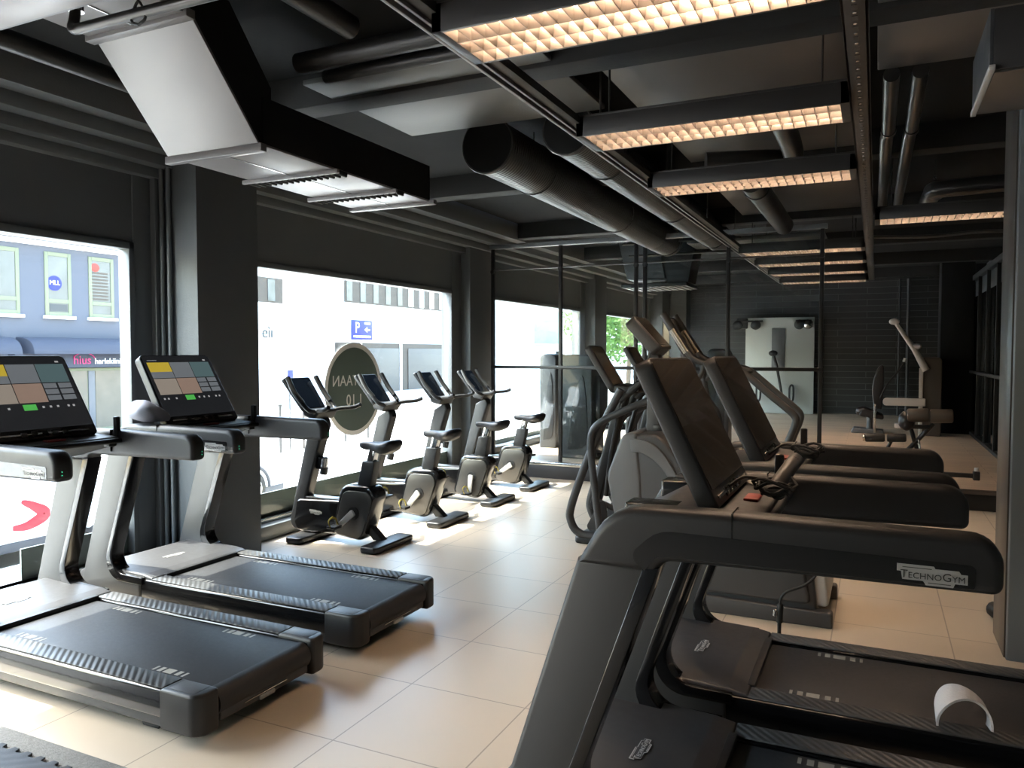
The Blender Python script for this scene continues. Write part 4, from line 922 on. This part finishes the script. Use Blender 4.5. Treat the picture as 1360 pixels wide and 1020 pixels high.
for k, (y0, y1) in enumerate(((11.2, 12.0), (12.85, 15.10), (15.90, 16.80), (17.42, 18.36))):
    z0, z1 = 2.78, 4.82; w = .12
    b = B(); b.box(-.02, .03, y0, y0+w, z0, z1, 'winframe', .01); b.box(-.02, .03, y1-w, y1, z0, z1, 'winframe', .01); b.box(-.02, .03, y0+w, y1-w, z1-w, z1, 'winframe'); b.box(-.02, .03, y0+w, y1-w, z0, z0+w, 'winframe')
    b.box(-.02, .03, y0+w, y1-w, z0+.42, z0+.54, 'winframe'); b.box(0, .12, y0-.08, y1+.08, z0-.10, z0, 'sign_white', .01); f = b.build('window', t)
    b = B(); b.box(-.03, .005, y0+w, y1-w, z0+w, z1-w, 'outwin'); b.build('window_pane', f)
    if k == 3:
        b = B()
        for i in range(9): b.box(.006, .012, y0+w, y1-w-.1, z0+.60+i*.11, z0+.66+i*.11, 'outbrown')
        b.build('blind', f)
        b = B(); b.ball((.01, y0+.25, z1-.35), (.01, .17, .15), 'red', 2); b.build('red_ornament', f)
    if k == 2:
        b = B(); b.prism([(y0+.33+.24*math.cos(a), z0+1.05+.24*math.sin(a)) for a in [2*PI*i/32 for i in range(32)]], 'x', .012, .02, 'bluesign'); s_ = b.build('round_logo', f)
        text('MLL', .20, 'sign_white', 'logo_lettering', s_, basis((.024, y0+.33, z0+1.06), (0, 1, 0), (0, 0, 1)), .002)
        b = B(); b.box(.008, .014, y0+.16, y1-.16, z0+.16, z0+.38, 'letter'); b.build('dark_notice', f)
    if k == 1:
        b = B(); b.ball((.01, y1-.75, z1-.55), (.01, .12, .12), 'bluesign', 2); b.build('blue_dot', f)
for k, (y0, y1) in enumerate(((10.4, 14.6), (14.95, 18.95))):
    a = B(); pr_ = [(0, 2.08), (.45, 2.04), (.75, 1.90), (.88, 1.70), (.90, 1.55), (0, 1.55)]
    a.prism([tuple(v[:2]) for v in smooth([(p[0], p[1], 0) for p in pr_[:5]], 4)]+[(0, 1.55)], 'y', y0, y1, 'awning', .12, 4); a.build('awning', t)
b = B(); b.box(0, .35, 14.7, 20.2, 1.10, 1.56, 'awning', .02); sg = b.build('sign_band', t)
text('hius', .40, 'pink', 'sign_lettering', sg, basis((.36, 16.88, 1.34), (0, 1, 0), (0, 0, 1)), .01)
text('harlekiini', .27, 'sign_white', 'sign_lettering', sg, basis((.36, 17.82, 1.30), (0, 1, 0), (0, 0, 1)), .01)
b = B(); b.tube([(.365, 16.95+.38*math.cos(a), 1.38+.20*math.sin(a)) for a in [PI*i/14*.9+.1 for i in range(15)]], .014, 'pink', 6); b.build('sign_arc', sg)
b = B(); b.box(-.05, .06, 16.0, 18.75, GZ, 1.08, 'winframe', .01); d = b.build('door_frame', t)
for y0, y1 in ((16.15, 17.25), (17.55, 18.55)):
    B().box(.05, .075, y0, y1, GZ+.25, .98, 'shopin').build('door_pane', d)
b = B(); b.box(.06, .1, 17.28, 17.52, GZ+.1, .98, 'roof', .01); b.build('door_post', d)

t = thing('office_building', 'white modern building with a strip of brown and white windows', 'building', (-32, 0, 0))
b = B(); b.box(-8, 0, 27, 130, GZ, 13, 'facadew'); b.build('facade', t)
def strip(y0, y1, z0, z1, n, label):
    b = B(); b.box(0, .05, y0, y1, z0, z1, 'outbrown'); f = b.build('strip_window', t)
    w = (y1-y0)/n
    for i in range(n): B().box(.05, .09, y0+w*(i+.12), y0+w*(i+.52), z0+.1, z1-.1, 'outwin' if i < 5 else 'sign_white').build('pane', f)
strip(41.6, 55.2, 4.95, 6.55, 9, '')
strip(28.5, 35.7, 4.5, 5.95, 5, '')
b = B(); b.box(0, .3, 40.6, 57, GZ, 2.25, 'outbrown'); b.build('brown_base', t)
b = B(); b.box(.3, .36, 43.2, 47.6, GZ, 1.9, 'outgrey', .02); b.box(.3, .36, 48.8, 56.0, GZ, 1.9, 'outgrey', .02); b.box(.3, .40, 47.7, 47.9, GZ, 2.25, 'sign_white'); b.build('garage_door', t)
text('eìı', 1.0, 'letter', 'wall_lettering', t, basis((.05, 34.4, 2.75), (0, 1, 0), (0, 0, 1)), .02)
b = B(); b.box(0, .03, 73, 80, 2.3, 6.2, 'tealwin'); b.box(0, .03, 84, 92, 2.3, 6.2, 'tealwin'); b.build('teal_window', t)
b = B(); b.box(-.0, .1, 62, 130, 3.6-1.2, 3.7-1.2, 'pavement'); b.build('ledge', t)
t = thing('parking_sign', 'blue square parking sign with white P and arrow', 'sign', (-31.2, 42.4, 0))
b = B(); b.box(0, .06, -1.15, 1.15, 2.45, 3.75, 'bluesign', .02); s_ = b.build('sign_board', t)
text('P', 1.0, 'sign_white', 'letter_p', s_, basis((.075, -.55, 3.22), (0, 1, 0), (0, 0, 1)), .01)
b = B(); b.box(.06, .08, -.95, .95, 2.60, 2.72, 'sign_white'); b.box(.06, .08, .25, .9, 3.48, 3.62, 'sign_white'); b.prism([(.25, 3.12), (.55, 3.30), (.55, 3.17), (.85, 3.17), (.85, 3.07), (.55, 3.07), (.55, 2.94)], 'x', .06, .08, 'sign_white'); b.build('arrow_mark', s_)
b = B(); b.cyl((-.02, 0, GZ), (-.02, 0, 2.5), .06, 'steel', 10); b.build('pole', t)

def vehicle(name, x, y0, y1, h, label, cat, wheels, win):
    t = thing(name, label, cat, (x, 0, GZ))
    b = B(); L = y1-y0
    if name == 'van':
        prof = rpoly([(y0, .30, .15), (y1, .30, .15), (y1, 1.0, .2), (y1-.55, 1.25, .3), (y1-1.0, h, .3), (y0, h, .15)])
    else:
        prof = rpoly([(y0, .28, .15), (y1, .28, .15), (y1, .85, .2), (y1-1.0, .95, .3), (y1-1.7, h, .3), (y0+.9, h, .4), (y0+.05, .95, .25)])
    b.prism(prof, 'x', -.9, .9, 'van', .10, 4); bd = b.build('body', t)
    b = B(); b.box(-.85, .905, y0+.1, y1-.1, .22, .34, 'vandk', .02); b.build('sill', t)
    for wy in wheels:
        b = B(); b.cyl((.68, wy, .34), (.91, wy, .34), .34, 'rubber', 32, .04); b.cyl((-.91, wy, .34), (-.68, wy, .34), .34, 'rubber', 32, .04); w = b.build('wheel', t)
        b = B(); b.cyl((.90, wy, .34), (.925, wy, .34), .21, 'steel', 24, .01)
        for k in range(5): b.box(.915, .93, wy-.02, wy+.02, .34, .53, 'pipe', rot=Matrix.Rotation(k*2*PI/5, 3, 'X'), at=(.92, wy, .34))
        b.build('hub_cap', w)
        b = B(); b.tube([(.905, wy+.41*math.cos(a), .34+.41*math.sin(a)) for a in [PI*i/16 for i in range(17)]], .03, 'vandk', 8); b.build('wheel_arch', t)
    for a, c in win:
        b = B(); b.box(.88, .912, a, c, h-.62, h-.16, 'bluesign' if False else 'scr_blue', .03); b.build('side_window', t)
    return t, bd
t, bd = vehicle('van', -10.92, 1.9, 7.05, 2.0, 'white van parked across the street with a red brush mark on its side', 'van', (2.9, 6.2-2.2), ((5.2, 6.2),))
m_ = B(); m_.tube(smooth([(.905, 6.14, .53), (.907, 6.34, .53), (.908, 6.56, .64), (.907, 6.44, .76), (.905, 6.26, .86)], 6), [.03, .035, .04, .045, .05, .055, .06, .065, .07, .075, .08, .085, .09, .085, .08, .075, .07, .065, .06, .055, .05, .045, .04, .03, .02], 'redmark', 8)
for v in m_.bm.verts: v.co.x = .902+(v.co.x-.905)*.08
m_.build('red_mark', bd)
vehicle('car', -10.95, 7.18, 11.3, 1.42, 'white car parked across the street, partly hidden by the treadmill frame', 'car', (7.78, 10.4), ((8.15, 9.2), (9.3, 10.2)))
for k, (x, y, h, r) in enumerate(((-15, 17.57, 1.95, .035), (-15, 16.6, 1.3, .04), (-15, 18.2, 1.3, .04), (-15, 19.5, 1.3, .04), (-15, 20.7, 1.3, .04))):
    t = thing('street_bollard', ['tall thin brown pole across the street, left of the round sign', 'grey bollard across the street, leftmost of its row', 'grey bollard across the street, just right of the tall pole', 'grey bollard across the street, behind the round sign', 'grey bollard across the street, rightmost of its row'][k], 'bollard', (x, y, GZ), group='street posts')
    B().cyl((0, 0, 0), (0, 0, h), r, 'outbrown' if k == 0 else 'pipe', 12).build('post', t)
    B().cyl((0, 0, h), (0, 0, h+.05), r*1.3, 'pipe', 12).build('cap', t)
t = thing('street_notice', 'small pale blue notice board on a post across the street', 'sign', (-15, 17.03, GZ))
B().box(-.02, .02, -.10, .10, 1.7, 2.3, 'scr_blue' if False else 'bluesign', .01).build('board', t); B().cyl((-.03, 0, 0), (-.03, 0, 2.3), .02, 'pipe', 8).build('post', t)
# wall lantern outside the third window
t = thing('street_lantern', 'hexagonal lantern hanging outside behind the partition window', 'lantern', (-5.55, 10.75, 2.02))
hx = lambda r, z: [(r*math.cos(PI/3*k), r*math.sin(PI/3*k), z) for k in range(6)]
b = B()
for k in range(6): b.tube([hx(.10, -.28)[k], hx(.14, .20)[k]], .008, 'letter', 6)
b.tube(hx(.10, -.28), .009, 'letter', 6, True); b.tube(hx(.14, .20), .009, 'letter', 6, True); b.build('frame', t)
b = B()
for k in range(6): b.tube([hx(.14, .20)[k], (0, 0, .34)], .007, 'letter', 6); b.tube([hx(.10, -.28)[k], (0, 0, -.38)], .007, 'letter', 6)
b.ball((0, 0, .36), .025, 'letter', 1); b.ball((0, 0, -.39), .02, 'letter', 1); b.build('finials', t)
b = B(); b.tube([(0, 0, .36), (0, 0, .48), (.42, 0, .48)], .012, 'letter', 8); b.build('bracket', t)
B().prism([(p[0]*.85, p[1]*.85) for p in hx(.12, 0)], 'z', -.26, .18, 'partglass').build('lantern_glass', t)
# trees across the street beyond the last window
def tree(x, y, h, label):
    from mathutils import noise
    t = thing('street_tree', label, 'tree', (x, y, GZ), group='street trees')
    b = B(); b.tube([(0, 0, 0), (.1, 0, h*.3), (0, .1, h*.6)], [.18, .13, .08], 'trunk', 10); b.build('trunk', t)
    b = B(); rnd = random.Random(int(y)); t_ = bmesh.new()
    for k in range(2600):
        th = rnd.uniform(0, 2*PI); ph = math.acos(rnd.uniform(-1, 1)); r = (rnd.random()**.4)*h*.36
        c = Vector((r*math.sin(ph)*math.cos(th), r*math.sin(ph)*math.sin(th), h*.66+r*math.cos(ph)*1.1))
        a = Vector((rnd.uniform(-1, 1), rnd.uniform(-1, 1), rnd.uniform(-1, 1))).normalized()*.16; q = a.orthogonal().normalized()*.09
        t_.faces.new([t_.verts.new(c-a), t_.verts.new(c+q), t_.verts.new(c+a), t_.verts.new(c-q)])
    b.merge(t_, 'leaf'); b.build('foliage', t)
tree(-14.0, 46.5, 7.5, 'green street tree seen through the farthest window')
tree(-17.5, 52.0, 8.5, 'taller street tree farther back beyond the farthest window')

# ------------------------------------------------------------------ light
w = bpy.data.worlds.new('sky'); sc.world = w; w.use_nodes = True; nt = w.node_tree
sk = nt.nodes.new('ShaderNodeTexSky'); sk.sky_type = 'NISHITA'; sk.sun_disc = False; sk.sun_elevation = R(54); sk.sun_rotation = R(250); sk.air_density = 1.4; sk.dust_density = 2.5
bg = nt.nodes['Background']; nt.links.new(sk.outputs[0], bg.inputs['Color']); bg.inputs['Strength'].default_value = .82
s_ = bpy.data.lights.new('sun', 'SUN'); s_.energy = 7.0; s_.angle = R(.6); s_.color = (1, .95, .87)
so = bpy.data.objects.new('sun', s_); COL.objects.link(so)
d = Vector((1, .30, -1.48)).normalized(); so.rotation_euler = d.to_track_quat('-Z', 'Y').to_euler()
# portals in the window openings guide the sky sampling
for y0, y1 in WIN:
    a = bpy.data.lights.new('window_portal', 'AREA'); a.shape = 'RECTANGLE'; a.size = 2.25; a.size_y = y1-y0; a.cycles.is_portal = True
    o = bpy.data.objects.new('window_portal', a); COL.objects.link(o); o.location = (-5.16, (y0+y1)/2, 1.25); o.rotation_euler = (0, R(-90), 0)

sc.view_settings.view_transform = 'Standard'; sc.view_settings.look = 'None'; sc.view_settings.gamma = 1
sc.view_settings.use_curve_mapping = False; sc.view_settings.exposure = 1.8
sc.cycles.use_denoising = True
sc.cycles.max_bounces = 8; sc.cycles.transparent_max_bounces = 12; sc.cycles.caustics_reflective = False
sc.cycles.sample_clamp_indirect = 6
